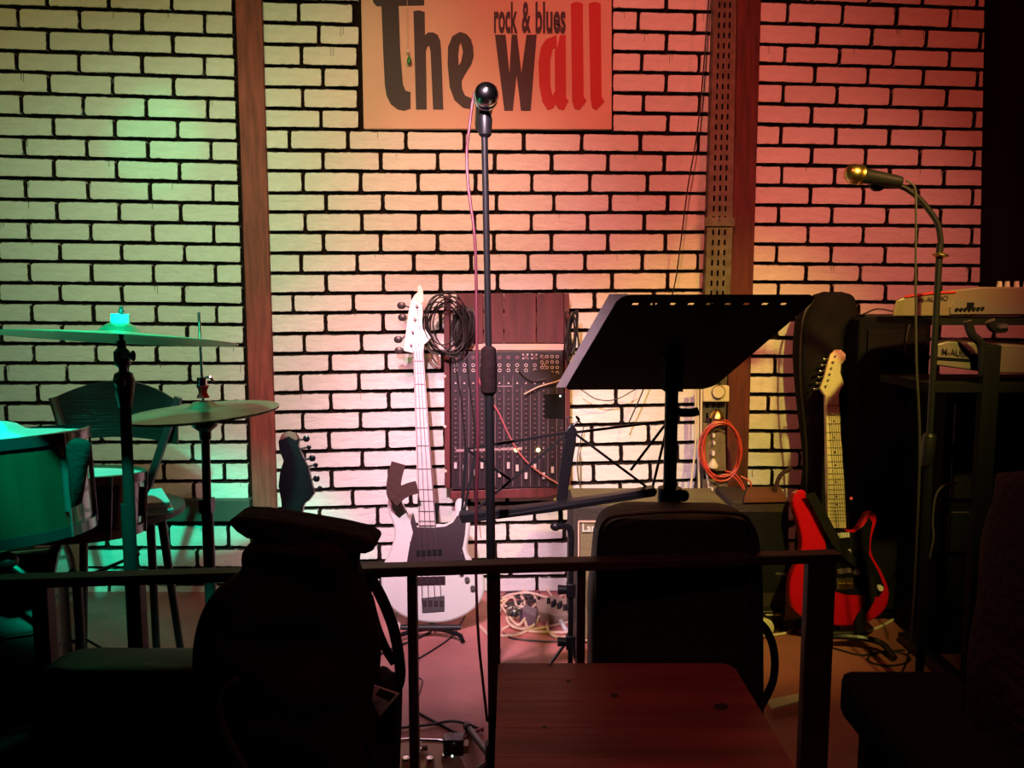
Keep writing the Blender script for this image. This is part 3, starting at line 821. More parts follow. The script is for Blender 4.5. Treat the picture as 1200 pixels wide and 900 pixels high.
for k in range(21):
    t = (1 - 2 ** (-(k + 1) / 12)) / (1 - 2 ** (-22 / 12)); y = 464 + 150 * t
    xl = 966.9 + 2 * (y - 464) / 155 + .5; xr = 982 + 9 * (y - 464) / 155 - .5
    gg = G(); gg.bar(pl(xl, y) + n * .0112, pl(xr, y) + n * .0112, .0016, .0018, n); obj('fret', gg, 'fret', eg, smooth=False)
    if k in (2, 4, 6, 8, 11, 14, 16):
        gg = G(); ym = y - 3; gg.cyl(pl((xl + xr) / 2, ym) + n * .0100, pl((xl + xr) / 2, ym) + n * .0108, .0032, n=10); obj('fret_dot', gg, 'fret', eg)
hd = [(966.7, 464), (960.5, 455), (965, 444), (969, 428), (973, 415), (978, 410), (985, 410), (990.5, 415), (990.5, 422), (985.5, 427), (984.5, 437), (989, 450), (985, 456), (982, 464)]
g = G(); g.prism([pl(*p) + n * .004 for p in hd], -n * .014); obj('headstock', g, 'maple', eg, bevel=.002)
tp = [(977.5, 418), (975, 425), (973, 432), (971, 439), (969, 446), (966.5, 453)]
for k, (hx, hy) in enumerate(tp):
    gg = G(); gg.cyl(pl(hx, hy) + n * .004, pl(hx, hy) + n * .012, .0035, n=8); gg.cyl(pl(hx - 3, hy + 1) - n * .006, pl(hx - 10, hy + 3) - n * .006, .002, n=6)
    tu = obj('tuner', gg, 'steel', eg); gg = G(); gg.ball(pl(hx - 11, hy + 3) - n * .006, .006, (1, .5, .8), 8, 5); obj('tuner_key', gg, 'chrome', tu)
    gg = G(); x0 = 968.3 + k * 2.3; gg.cyl(pl(x0, 465) + n * .014, pl(983 + k * 3, 684) + n * .015, .0007, n=4); obj('string', gg, 'string', eg)
for q, m_ in (([(977, 625), (994.5, 623.5), (995, 629.5), (977, 631)], 'whitep'), ([(982, 645), (996, 643.5), (997, 650), (982, 651)], 'whitep'), ([(980, 667), (996, 665), (997, 671), (981, 673)], 'pedal2')):
    g = G(); g.prism([pl(*p) + n * .009 for p in q], -n * .008); obj('pickup', g, m_, eg, bevel=.001)
g = G(); g.prism([pl(*p) + n * .007 for p in [(980, 678), (999, 677), (1000, 690), (980, 691)]], -n * .006)
for k in range(6): g.box(pl(983 + k * 3, 686) + n * .010, (.006, .006, .016))
obj('bridge', g, 'gold', eg, smooth=False)
for x, y, s in ((1003, 670, 1), (1014, 679, .8), (1030, 689, 1)):
    gg = G(); gg.cyl(pl(x, y) + n * .001, pl(x, y) + n * .014, .012 * s, .009 * s, 14); obj('control_knob', gg, 'whitep', eg)
gg = G(); gg.ring_loft([[pl(a - 5, b) + n * .022, pl(a + 6, b - 3) + n * .022, pl(a + 6, b - 3) + n * .026, pl(a - 5, b) + n * .026] for a, b in [(945, 580), (955, 596), (966, 618), (978, 640), (992, 655), (1008, 668), (1018, 690), (1014, 708), (1004, 722), (1004, 742)]])
obj('strap', gg, 'fabric', eg)
st = thing('guitar_stand', 'black floor stand under the red electric guitar', 'guitar stand', (B.x, -.50, 0))
g = G(); g.tube([Vector((B.x - .12, -.62, .012)), Vector((B.x - .10, -.55, .035)), Vector((B.x, -.52, .04)), Vector((B.x + .11, -.55, .035)), Vector((B.x + .13, -.62, .012))], .010); obj('front_leg', g, 'black', st)
g = G(); g.tube([Vector((B.x + .02, -.45, .03)), Vector((B.x + .02, -.33, .20)), Vector((B.x + .02, -.28, .40))], .009); g.tube([Vector((B.x + .02, -.35, .16)), Vector((B.x + .02, -.22, .012))], .008); obj('back_post', g, 'black', st)
g = G(); g.cyl((B.x - .09, -.51, .045), (B.x + .09, -.51, .045), .009); obj('cradle', g, 'rubber', st)

# --- black guitar, only its head shows above the draped jacket
B = P(345, 880, -1.14); H = P(345, 508, -.98)
bg = thing('black_guitar', 'black guitar whose dark headstock rises beside the brown post', 'guitar', (B.x, B.y, 0))
pl, n, u, r = guitar(bg, B, H, None)
hd = [(331, 615), (330, 600), (329, 586), (326, 570), (328, 552), (332, 540), (327, 528), (326, 517), (330, 509), (338, 505), (346, 507), (350, 514), (349, 522), (354, 534), (361, 548), (364, 562), (368, 578), (362, 586), (356, 590), (353, 604), (353, 615)]
g = G(); g.prism([pl(*p) for p in hd], -n * .020); obj('headstock', g, 'blackg', bg, bevel=.003)
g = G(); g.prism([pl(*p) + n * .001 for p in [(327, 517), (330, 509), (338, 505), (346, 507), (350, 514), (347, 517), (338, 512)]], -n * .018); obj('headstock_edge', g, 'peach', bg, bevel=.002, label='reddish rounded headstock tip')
for k, (x, y) in enumerate(((358, 514), (361, 524), (365, 537), (369, 545), (370, 561), (374, 572))):
    xx = 348 + (y - 514) * .25
    gg = G(); gg.cyl(pl(xx, y + 2) - n * .008, pl(x, y) - n * .008, .0025, n=7)
    tu = obj('tuner', gg, 'steel', bg); gg = G(); gg.ball(pl(x, y) - n * .008, .010 if k % 2 == 0 else .007, (.9, .5, .9), 10, 6); obj('tuner_key', gg, 'blackg', tu)
g = G(); g.prism([pl(331, 612), pl(353, 612), pl(357, 720), pl(327, 720)], -n * .022); obj('neck', g, 'darkwood', bg, bevel=.002)
bo = smoothpts([Vector((x, y, 0)) for x, y in [(342, 712), (312, 706), (294, 725), (298, 755), (290, 790), (268, 825), (274, 860), (305, 878), (342, 882), (380, 878), (412, 860), (416, 825), (394, 790), (388, 755), (392, 725), (372, 706), (342, 712)]], 3)[:-1]
g = G(); g.prism([pl(p.x, p.y) + n * .002 for p in bo], -n * .075); obj('body', g, 'blackg', bg, bevel=.006)

# ================================================================== AMPS
YA = -.50
x0 = P(671, 600, YA).x; x1 = P(856, 600, YA).x; zt = P(700, 594, YA).z
am = thing('guitar_amplifier', 'brown guitar amplifier with beige grille and white name badge behind the black soft case', 'amplifier', ((x0 + x1) / 2, YA, 0))
g = G(); g.box(((x0 + x1) / 2, YA + .13, zt / 2 + .006), (x1 - x0, .24, zt - .012)); obj('cabinet', g, 'tolex', am, bevel=.008)
g = G(); g.box(((x0 + x1) / 2, YA + .13, zt + .0015), (x1 - x0 - .015, .225, .003)); obj('top_panel', g, 'amptop', am, smooth=False)
g = G(); g.prism([P(680, 614, YA + .007), P(850, 614, YA + .007), P(850, 748, YA + .007), P(680, 748, YA + .007)], (0, .004, 0)); obj('grille', g, 'ampgrille', am, smooth=False)
g = G()
for a, b in (((678, 611), (852, 611)), ((678, 611), (678, 750)), ((852, 611), (852, 750)), ((678, 750), (852, 750))): g.bar(P(*a, YA + .006), P(*b, YA + .006), .005, .006, (0, 1, 0))
obj('piping', g, 'board', am, smooth=False)
text('badge', 'Laney', 'logo', [P(682.5, 626, YA), P(710, 626, YA), P(710, 613.5, YA), P(682.5, 613.5, YA)], am, th=.002, bold=.02)
for sx in (x0 + .03, x1 - .03):
    for sy in (YA + .04, YA + .22):
        g = G(); g.cyl((sx, sy, 0), (sx, sy, .014), .012); obj('foot', g, 'rubber', am)
YA = -.32
x0 = P(858, 600, YA).x; x1 = P(926, 600, YA).x; zt = P(900, 588, YA).z
am = thing('practice_amplifier', 'small black practice amplifier with brown top left of the red guitar', 'amplifier', ((x0 + x1) / 2, YA, 0))
g = G(); g.box(((x0 + x1) / 2, YA + .12, zt / 2 + .006), (x1 - x0, .22, zt - .012)); obj('cabinet', g, 'tolex', am, bevel=.006)
g = G(); g.prism([P(872, 589, YA), P(921, 588, YA), P(914, 575, YA + .16), P(876, 576, YA + .16)], (0, 0, .016)); obj('top_panel', g, 'boxtop', am, smooth=False)
g = G(); g.prism([P(864, 600, YA + .008), P(924, 600, YA + .008), P(924, 694, YA + .008), P(864, 694, YA + .008)], (0, .004, 0)); obj('grille', g, 'fabric', am, smooth=False)
text('badge', 'behringer', 'logog', [P(909, 674.5, YA + .006), P(922, 674.5, YA + .006), P(922, 670, YA + .006), P(909, 670, YA + .006)], am, th=.002)
g = G(); g.box(P(925.5, 672.5, YA + .005), (.008, .002, .014)); obj('badge', g, 'logog', am, smooth=False)
for sx in (x0 + .03, x1 - .03):
    for sy in (YA + .04, YA + .2):
        g = G(); g.cyl((sx, sy, 0), (sx, sy, .014), .010); obj('foot', g, 'rubber', am)

# ================================================================== soft lofted shapes
def loft(rows, y, t, e=.6, n=28, amp=.006, seed=0, subd=4, lean=0.0, freq=18, tprof=None):
    """rows (py, xl, xr) down the photo; t half thickness"""
    rows2 = smoothpts([Vector(r_) for r_ in rows], subd)
    rings = []
    rr = random.Random(seed); ph = [rr.uniform(0, 6) for _ in range(6)]
    N = len(rows2)
    for k, r_ in enumerate(rows2):
        py, xl, xr = r_
        yy = y + lean * (k / (N - 1))
        a = P(xl, py, yy); b = P(xr, py, yy); c = (a + b) / 2; hw = (b - a).length / 2
        tt = t * (tprof(k / (N - 1)) if tprof else (min(1, (.25 + k * .35)) if k < 3 else 1))
        ring = []
        for i in range(n):
            an = 2 * pi * i / n
            cx = math.copysign(abs(cos(an)) ** e, cos(an)); sy = math.copysign(abs(sin(an)) ** e, sin(an))
            dn = amp * (sin(3 * an + ph[0] + c.z * freq) + .7 * sin(5 * an + ph[1] - c.z * freq * 1.7) + .5 * sin(c.z * freq * 3 + ph[2] + 2 * an))
            edge = abs(sin(an))
            ring.append(c + Vector((cx * hw, sy * (tt + dn * (.3 + edge)), dn * .3 * edge)))
        rings.append(ring)
    g = G(); g.ring_loft(rings); return g

# gig bag standing behind the red guitar
gb = thing('gig_bag', 'tall black guitar gig bag leaning on the wall behind the red guitar', 'bag', (P(972, 700, -.13).x, -.15, 0))
g = loft([(342, 964, 984), (348, 952, 995), (360, 942, 1000), (372, 936, 1001), (384, 934, 988), (420, 932, 984), (480, 937, 984), (540, 944, 984), (600, 938, 984), (650, 934, 984), (700, 934, 984), (719, 940, 980)], -.125, .085, .75, amp=.005, seed=4)
obj('bag_body', g, 'fabric', gb)
g = G(); g.tube([P(953, 352, -.20), P(941, 375, -.205), P(938, 440, -.21), P(945, 520, -.21), P(946, 590, -.21)], .004, 6); obj('zip', g, 'rubber', gb)
g = G(); g.tube([P(928, 548, -.24), P(914, 558, -.24), P(908, 580, -.24), P(910, 606, -.24), P(920, 616, -.24)], .008, 8); obj('carry_handle', g, 'coatf', gb)

# soft case behind the railing
YC = -1.487
sc_ = thing('soft_case', 'upright black nylon soft case with rounded top standing behind the railing', 'bag', (P(788, 800, YC).x, YC, 0))
g = loft([(597, 732, 848), (599.5, 718, 862), (605, 707, 873), (614, 701, 879), (630, 697, 883), (660, 694, 886), (700, 690, 887), (770, 690, 888), (850, 689, 888), (930, 690, 888), (1004, 693, 884)], YC, .068, .32, n=40, amp=.0035, seed=9, freq=9)
obj('case_body', g, 'bagf', sc_)
g = G()
g.tube([P(700, 700, YC - .071), P(701, 645, YC - .071), P(705, 618, YC - .069), P(716, 606, YC - .066), P(742, 602, YC - .064), P(790, 599, YC - .064), P(840, 600, YC - .064), P(870, 604, YC - .066), P(879, 616, YC - .069), P(880, 650, YC - .071), P(880, 700, YC - .071)], .004, 6, 4)
obj('piping', g, 'rubber', sc_)
g = G(); g.tube([P(886, 726, YC), P(897, 737, YC), P(905, 754, YC), (P(908, 775, YC)), P(906, 797, YC), P(898, 816, YC), P(890, 830, YC)], .008, 8); obj('shoulder_strap', g, 'fabric', sc_)

# ================================================================== MUSIC STAND (solid desk)
TL = P(727, 347, -1.64); TR = P(961, 347, -1.64); BL = P(662, 457, -1.15); BR = P(834, 456, -1.15)
def S(u_, v_): return (TL * (1 - u_) + TR * u_) * (1 - v_) + (BL * (1 - u_) + BR * u_) * v_
dn_ = (TR - TL).cross(BL - TL).normalized()
if dn_.z < 0: dn_ = -dn_
ms = thing('music_stand', 'black orchestral music stand with solid tilted desk', 'music stand', (P(787, 560, -1.38).x, -1.38, 0))
g = G()
g.prism([S(0, .082), S(1, .082), S(1, .90), S(.985, .96), S(.94, 1), S(.03, 1), S(0, .97)], dn_ * .003)
g.prism([S(0, .055), S(.015, .02), S(.05, 0), S(.95, 0), S(.985, .02), S(1, .055)], dn_ * .003)
hs = [0.0] + sum([[.085 + i * .095, .085 + i * .095 + .036] for i in range(9)], []) + [1.0]
for i in range(0, len(hs), 2): g.prism([S(hs[i], .054), S(hs[i + 1], .054), S(hs[i + 1], .083), S(hs[i], .083)], dn_ * .003)
obj('desk', g, 'blackm', ms, smooth=False)
g = G(); g.prism([S(.03, 1), S(.94, 1), S(.94, .985), S(.03, .985)], dn_ * .045); obj('ledge', g, 'blackm', ms, smooth=False)
g = G(); pm = P(787, 466, -1.38)
g.box(pm + Vector((0, 0, .05)), (.036, .05, .07)); obj('tilt_bracket', g, 'blackm', ms)
g = G(); g.tube([pm + Vector((.005, 0, -.03)), pm + Vector((.04, 0, -.031)), pm + Vector((.055, 0, -.028))], .009, 8); obj('tilt_lever', g, 'black', ms)
g = G(); g.cyl((pm.x, -1.38, .30), (pm.x, -1.38, pm.z + .04), .0135); obj('upper_pole', g, 'black', ms)
g = G(); g.cyl((pm.x, -1.38, .10), (pm.x, -1.38, P(787, 590, -1.38).z), .0165); zc = P(787, 578, -1.38).z; g.cyl((pm.x, -1.38, zc - .04), (pm.x, -1.38, zc + .012), .024); obj('lower_pole', g, 'black', ms)
g = G(); g.ball((pm.x + .028, -1.38, zc - .005), .013); obj('collar_knob', g, 'black', ms)
for k in range(3):
    a = (.15, pi / 2, pi - .15)[k]
    g = G(); g.tube([Vector((pm.x, -1.375, .16)), Vector((pm.x + .10 * cos(a), -1.36 + .09 * sin(a), .06)), Vector((pm.x + .19 * cos(a), -1.35 + .17 * sin(a), .012))], .009); obj('leg', g, 'black', ms)
def sheet(du, lift, lab, u0=-.055, u1=.9):
    q = [S(u0 + du, .0), S(.04, 0), S(.055, .13), S(u1, .13), S(u1, .95), S(u0 + du - .01, .985)]
    g = G(); g.prism([p + dn_ * lift for p in q], dn_ * .0006); return obj('sheet_music', g, 'paper', label=lab, cat='paper', smooth=False, group='sheets on the music desk')
sheet(0, .0035, 'stack of white sheet music sticking out at the left edge of the black desk')

# ================================================================== FOLDING WIRE MUSIC STAND
YF = -1.12
fs_ = thing('folding_music_stand', 'open folding wire music stand with empty black frame in front of the console', 'music stand', (P(662, 700, YF).x, YF, 0))
def fp(x, y): return P(x, y, YF + (x - 655) * .0006)
def fbar(a, b, w_=.009, name='frame_bar'):
    g = G(); g.bar(fp(*a), fp(*b), w_, .004, (0, 1, 0)); return obj(name, g, 'black', fs_, smooth=False)
for a, b in (((547, 526), (664, 507)), ((672, 507), (784, 493)), ((547, 525), (541, 606)), ((549, 528), (598, 562)), ((663, 510), (550, 603)), ((675, 509), (757, 570)), ((780, 497), (739, 551)), ((780, 508), (765, 570)), ((558, 528), (544, 600))): fbar(a, b, .006)
g = G(); g.prism([fp(538, 598), fp(600, 592), fp(660, 585), (fp(720, 576)), fp(764, 568), fp(768, 572), fp(765, 578), fp(700, 588), fp(640, 597), fp(542, 609)], (0, -.035, 0)); obj('tray', g, 'black', fs_, smooth=False, bevel=.003)
g = G(); g.prism([fp(664, 503), fp(670, 496), fp(676, 504), fp(675, 520), (fp(668, 560)), fp(664, 590), fp(652, 590), fp(656, 550), fp(660, 520)], (0, .012, 0)); obj('centre_column', g, 'black', fs_, bevel=.003)
g = G(); g.tube([fp(666, 498), fp(664, 490), fp(670, 489)], .002, 6); g.tube([fp(672, 498), fp(679, 492), fp(675, 488), fp(681, 497)], .002, 6); obj('page_clip', g, 'steel', fs_)
g = G(); g.ball(fp(651, 617), .012, (1.1, .8, .9)); g.tube([fp(657, 590), fp(657, 606), fp(658, 617)], .006); g.tube([fp(648, 617), fp(664, 617), fp(669, 625), fp(669, 640)], .008); obj('tilt_knob', g, 'black', fs_)
px_ = fp(669, 640).x
zt = fp(669, 632).z
g = G(); g.cyl((px_, YF, .14), (px_, YF, zt), .0065); obj('pole', g, 'black', fs_)
for py in (691, 752):
    z_ = P(669, py, YF).z
    g = G(); g.box((px_, YF, z_), (.022, .022, .035)); g.cyl((px_ - .008, YF, z_), (px_ - .032, YF, z_), .010, .012); obj('clamp', g, 'black', fs_, bevel=.002)
for k in range(3):
    a = 1.0 + k * 2 * pi / 3
    g = G(); g.bar(Vector((px_, YF, .30)), Vector((px_ + .20 * cos(a), YF + .20 * sin(a), .012)), .012, .005); g.bar(Vector((px_, YF, .15)), Vector((px_ + .12 * cos(a), YF + .12 * sin(a), .125)), .01, .004); obj('leg', g, 'black', fs_)

# ================================================================== MICS
def dyn_mic(name, label, c, d, r, grille='steel'):
    """ball centre c, body direction d"""
    c = Vector(c); d = Vector(d).normalized()
    t = thing(name, label, 'microphone', c + d * .05)
    g = G(); g.lathe([(.001, -r), (r * .6, -r * .82), (r * .92, -r * .4), (r, 0), (r * .95, r * .35), (r * .86, r * .55)], c, d, 22); obj('grille', g, grille, t)
    g = G(); g.lathe([(r * .88, r * .5), (r * .97, r * .55), (r * .97, r * .8), (r * .85, r * .85)], c, d, 22); obj('ring', g, 'chrome' if grille != 'gold' else 'gold', t)
    g = G(); g.lathe([(r * .86, r * .84), (r * .75, r * 1.2), (r * .60, r * 4.2), (r * .5, r * 4.8), (r * .3, r * 4.9)], c, d, 20); obj('handle', g, 'black', t)
    return t, c + d * (r * 5.0)
# centre stand
YP = -1.35
xp = P(569, 150, YP)
ctr = P(570, 111, YP - .03)
dyn_mic('microphone', 'microphone with silver grille on the tall straight stand in the middle', ctr, Vector((-.10, .75, -.28)), .0245, 'chrome')
b0 = P(577, 940, YP); zb = P(567, 140, YP).z
base = Vector((P(578, 900, YP).x, YP, 0)); top = P(567.5, 128, YP)
s = thing('microphone_stand', 'tall straight black microphone stand in the middle of the stage', 'microphone stand', base)
g = G(); g.cyl(P(567.5, 145, YP), P(573.5, 450, YP), .0068); obj('upper_pole', g, 'black', s)
g = G(); g.cyl(P(573, 440, YP), (base.x, YP, .10), .0098); obj('lower_pole', g, 'black', s)
g = G(); g.lathe([(.012, -.05), (.0165, -.045), (.0175, 0), (.015, .045), (.009, .05)], P(572.7, 434, YP), (0, 0, 1), 16); obj('clutch', g, 'jacket', s)
g = G(); g.lathe([(.008, -.045), (.013, -.04), (.015, -.01), (.012, 0)], P(568.5, 146, YP) + Vector((0, 0, .02)), (0, 0, 1), 14); g.tube([P(568, 140, YP), P(568, 124, YP), P(568.5, 114, YP)], .011, 10); obj('mic_clip', g, 'black', s)
for k, (fx, fy) in enumerate(((-.075, .33), (.10, -.19), (-.24, -.13))):
    g = G(); e_ = Vector((base.x + fx, YP + fy, .013)); g.cyl(Vector((base.x, YP, .12)), e_, .008)
    lg = obj('leg', g, 'steel' if k == 0 else 'black', s); g = G(); dd = (e_ - Vector((base.x, YP, .12))).normalized(); g.cyl(e_ - dd * .03, e_ + dd * .004, .012); obj('rubber_foot', g, 'rubber', lg)
g = G(); g.cyl((base.x, YP, .09), (base.x, YP, .16), .018); obj('leg_collar', g, 'black', s)
g = G(); g.tube([P(556, 108, YP + .03), P(553, 125, YP + .03), P(550, 150, YP + .02), P(547, 180, YP + .02), P(549, 220, YP + .01), P(556, 275, YP), P(558, 330, YP), P(559, 420, YP), P(560, 520, YP), P(558, 600, YP + .02), P(558, 680, YP + .03), P(561, 750, YP + .03), P(566, 800, YP + .04), P(571, 845, YP + .06)], .0032, 7)
obj('microphone_cable', g, 'cablewine', label='reddish cable looping from the centre microphone down beside its stand', cat='cable')
# right stand
YR = -.85
g0 = P(1001, 204, YR - .03)
dyn_mic('microphone', 'gold tinted microphone on the bent right hand stand', g0, P(1060, 214, YR - .03) - g0, .026, 'gold')
s = thing('microphone_stand', 'black microphone stand with curved gooseneck in front of the keyboards', 'microphone stand', (P(1078, 815, YR).x, YR, 0))
g = G(); g.tube([P(1030, 214, YR), P(1055, 218, YR), P(1072, 228, YR), P(1086, 243, YR), P(1098, 261, YR), P(1102, 280, YR), P(1102, 294, YR)], .0075, 9); obj('gooseneck', g, 'black', s)
g = G(); g.ball(P(1028, 218, YR), .016, (1.3, .8, .9)); obj('clip_joint', g, 'black', s)
g = G(); g.lathe([(.010, -.005), (.020, 0), (.020, .004), (.010, .008)], P(1102, 300, YR), (.15, 0, 1), 16); obj('gooseneck_collar', g, 'gold', s)
g = G(); g.cyl(P(1101.5, 285, YR), P(1089, 520, YR), .0085); obj('upper_pole', g, 'black', s)
g = G(); g.cyl(P(1090, 508, YR), Vector((P(1077, 800, YR).x, YR, .03)), .0115); obj('lower_pole', g, 'blackm', s)
g = G(); g.lathe([(.013, -.09), (.017, -.08), (.018, -.01), (.014, 0)], P(1089.5, 508, YR), (.06, 0, 1), 14); g.torus(P(1089.5, 511, YR), (.06, 0, 1), .016, .002, 16, 6); obj('clutch', g, 'black', s)
g = G(); bx_ = P(1077, 800, YR).x; g.lathe([(.13, 0), (.135, .006), (.12, .016), (.03, .028), (.015, .034)], (bx_, YR, .0), (0, 0, 1), 28); obj('round_base', g, 'black', s)
g = G(); g.tube([P(1062, 212, YR - .03), P(1069, 216, YR - .03), P(1073, 225, YR - .03), P(1073.5, 260, YR - .03), P(1073, 320, YR - .03), P(1074, 420, YR - .03), P(1078, 520, YR - .03), P(1074, 640, YR - .02), P(1066, 760, YR), P(1050, 800, YR + .03)], .003, 7)
obj('microphone_cable', g, 'cablegrey', label='thin grey cable hanging straight down from the right microphone', cat='cable')

# ================================================================== DRUM KIT
def cymbal(name, label, c, R_, tilt, yaw, bell=.18, parent=None, m_='cymbal', h=.012, cat='cymbal', flip=1):
    ax = Vector((sin(yaw), -sin(tilt), 1)).normalized()
    prof = [(.006, h + .022), (R_ * bell * .5, h + .020), (R_ * bell * .85, h + .010), (R_ * bell, h + .002), (R_ * .5, h * .75), (R_ * .8, h * .35), (R_, 0)]
    prof2 = [(r_, z - .0015) for r_, z in prof][::-1]
    g = G(); g.lathe([(r_, z * flip) for r_, z in prof + prof2], c, ax, 56, close=False)
    if parent: return obj(name, g, m_, parent), ax
    return obj(name, g, m_, label=label, cat=cat), ax
YK = -1.35
cc = P(140, 397, YK)
ax_tilt = -radians(6.5)
o, ax = cymbal('crash_cymbal', 'large crash cymbal seen edge on, highest cymbal of the kit', cc, .233, ax_tilt, radians(2.0))
s = thing('cymbal_stand', 'black cymbal stand under the large crash cymbal', 'cymbal stand', (P(150, 800, YK).x, YK, 0))
g = G(); g.cyl(P(141.5, 376, YK), P(145, 455, YK), .005); g.cyl(P(142, 370, YK), P(142, 359, YK), .004); g.ball(P(142, 365, YK), .006); obj('tilter_rod', g, 'steel', s)
g = G(); g.cyl(P(141, 381, YK), P(141, 368, YK), .018, .018, 18); obj('felt', g, 'felt', s)
g = G(); g.cyl(P(142, 399, YK), P(146, 452, YK), .009); g.lathe([(.010, -.022), (.016, -.015), (.016, .01), (.009, .018)], P(143, 418, YK), (0, 0, 1), 12); g.tube([P(145, 418, YK - .01), P(152, 417, YK - .012), P(156, 419, YK - .012)], .007, 8); g.ball(P(156, 417, YK - .012), .009, (.6, .6, 1.3)); obj('tilter', g, 'black', s)
g = G(); g.lathe([(.013, -.045), (.018, -.02), (.022, .01), (.018, .025), (.010, .03)], P(145.5, 452, YK), (0, 0, 1), 14); g.ball(P(141, 448, YK - .02), .012); obj('height_clamp', g, 'black', s)
zz = P(148, 560, YK)
g = G(); g.cyl(P(146, 455, YK), (zz.x, YK, .30), .0115); g.cyl(Vector((zz.x, YK, P(148, 590, YK).z)), (zz.x, YK, .10), .014); obj('pole', g, 'blackm', s)
for k in range(3):
    a = .6 + k * 2 * pi / 3
    g = G(); g.bar((zz.x, YK, .34), (zz.x + .24 * cos(a), YK + .24 * sin(a), .014), .016, .006); obj('leg', g, 'black', s)

YH = -1.03
hc = P(238, 483, YH)
hh = thing('hi_hat', 'hi hat cymbals on a thin stand in front of the brown post', 'hi hat', (hc.x, YH, 0))
axh = Vector((-.055, -.02, 1)).normalized()
def cym2(c, R_, fl, nm):
    prof = [(.006, .026), (R_ * .12, .024), (R_ * .2, .012), (R_ * .24, .010), (R_ * .6, .006), (R_, 0)]
    prof2 = [(r_, z - .0015) for r_, z in prof][::-1]
    g = G(); g.lathe([(r_, z * fl) for r_, z in prof + prof2], c, axh, 52, close=False); return obj(nm, g, 'cymbal', hh)
cym2(hc + Vector((0, 0, .002)), .183, 1, 'top_cymbal'); cym2(hc - Vector((0, 0, .004)), .183, -1, 'bottom_cymbal')
g = G(); g.cyl(P(233, 366, YH), P(238, 470, YH), .0035); obj('pull_rod', g, 'chrome', hh)
g = G(); g.cyl(P(236.5, 442, YH), P(236.7, 452, YH), .012, .012); g.tube([P(238, 444, YH), P(246, 442, YH), P(250, 447, YH)], .004, 6); obj('clutch', g, 'chrome', hh)
g = G(); g.lathe([(.016, 0), (.010, .012), (.011, .02), (.016, .03)], P(238, 466, YH), (0, 0, 1), 14); obj('felt', g, 'redink', hh)
g = G(); g.lathe([(.008, -.045), (.014, -.04), (.015, -.02), (.030, -.008), (.032, 0)], P(240, 496, YH), (0, 0, 1), 16); obj('seat_cup', g, 'black', hh)
hx = P(243, 600, YH).x
g = G(); g.cyl(P(240.5, 500, YH), Vector((hx, YH, P(243, 590, YH).z)), .0105); g.cyl(Vector((hx, YH, P(243, 588, YH).z)), (hx, YH, .12), .0145); g.box((hx, YH, P(243, 592, YH).z), (.03, .03, .035)); obj('tube', g, 'black', hh)
for k, (ex, ey) in enumerate(((-.14, -.10), (.10, .12), (-.02, .2))):
    g = G(); e_ = Vector((hx + ex, YH + ey, .012)); s0 = Vector((hx, YH, .30)); g.bar(s0, e_, .018, .006); lg = obj('leg', g, 'black', hh)
    g = G(); dd = (e_ - s0).normalized(); g.bar(s0 + dd * .03, s0 + dd * .05, .02, .0075); g.bar(e_ - dd * .035, e_ - dd * .01, .02, .0075); obj('tape_band', g, 'brasstape', lg, label='yellow reflective band')
g = G(); g.box((hx + .03, YH - .13, .012), (.08, .22, .014), Matrix.Rotation(.1, 3, 'X')); obj('foot_pedal', g, 'steel', hh, bevel=.003)

def drum(name, label, c, R_, h, ax, shell, hoopm, skinm='skin', lugs=8):
    c = Vector(c); ax = Vector(ax).normalized(); x, y, a = basis(ax)
    t = thing(name, label, 'drum', c)
    g = G(); g.lathe([(R_ * .97, -h / 2), (R_ * .97, h / 2)], c, ax, 48); obj('shell', g, shell, t)
    for s_ in (-1, 1):
        g = G(); g.lathe([(R_ * .965, 0), (R_ * .965, .004)], c + a * (s_ * (h / 2 + .001)) - a * (.002), ax, 48); obj('head', g, skinm if s_ > 0 else 'shellblack', t)
        g = G()
        pr = [(R_ * .97, -.012), (R_ * 1.02, -.012), (R_ * 1.02, .010), (R_ * .99, .012), (R_ * .985, .004), (R_ * .97, .003)]
        g.lathe(pr + [pr[0]], c + a * s_ * h / 2, ax * s_, 48, close=False); obj('hoop', g, hoopm, t)
    for k in range(lugs):
        an = 2 * pi * k / lugs + .2; d_ = x * cos(an) + y * sin(an)
        g = G(); p = c + d_ * R_ * 1.0
        g.cyl(p - a * h * .28, p + a * h * .28, .007, n=8); g.cyl(p + d_ * .006 - a * (h / 2 + .01), p + d_ * .006 + a * (h / 2 + .01), .0028, n=6); obj('lug', g, 'steel', t)
    return t
# snare
sn = P(85, 588, -1.0)
drum('snare_drum', 'snare drum with bright lit skin beside the cymbal stand', sn, .170, .135, (0.02, .115, 1), 'shellblack', 'hoop')
s = thing('snare_stand', 'black tripod stand under the snare drum', 'drum stand', (sn.x, -1.0, 0))
g = G(); g.cyl((sn.x, -1.0, .10), (sn.x, -1.0, .42), .012); obj('pole', g, 'black', s)
for k in range(3):
    a = .3 + k * 2 * pi / 3
    g = G(); g.bar((sn.x, -1.0, .40), (sn.x + .15 * cos(a), -1.0 + .15 * sin(a), .455 + .0), .014, .006); obj('arm', g, 'black', s)
    g = G(); g.bar((sn.x, -1.0, .25), (sn.x + .24 * cos(a + .5), -1.0 + .24 * sin(a + .5), .012), .014, .006); obj('leg', g, 'black', s)
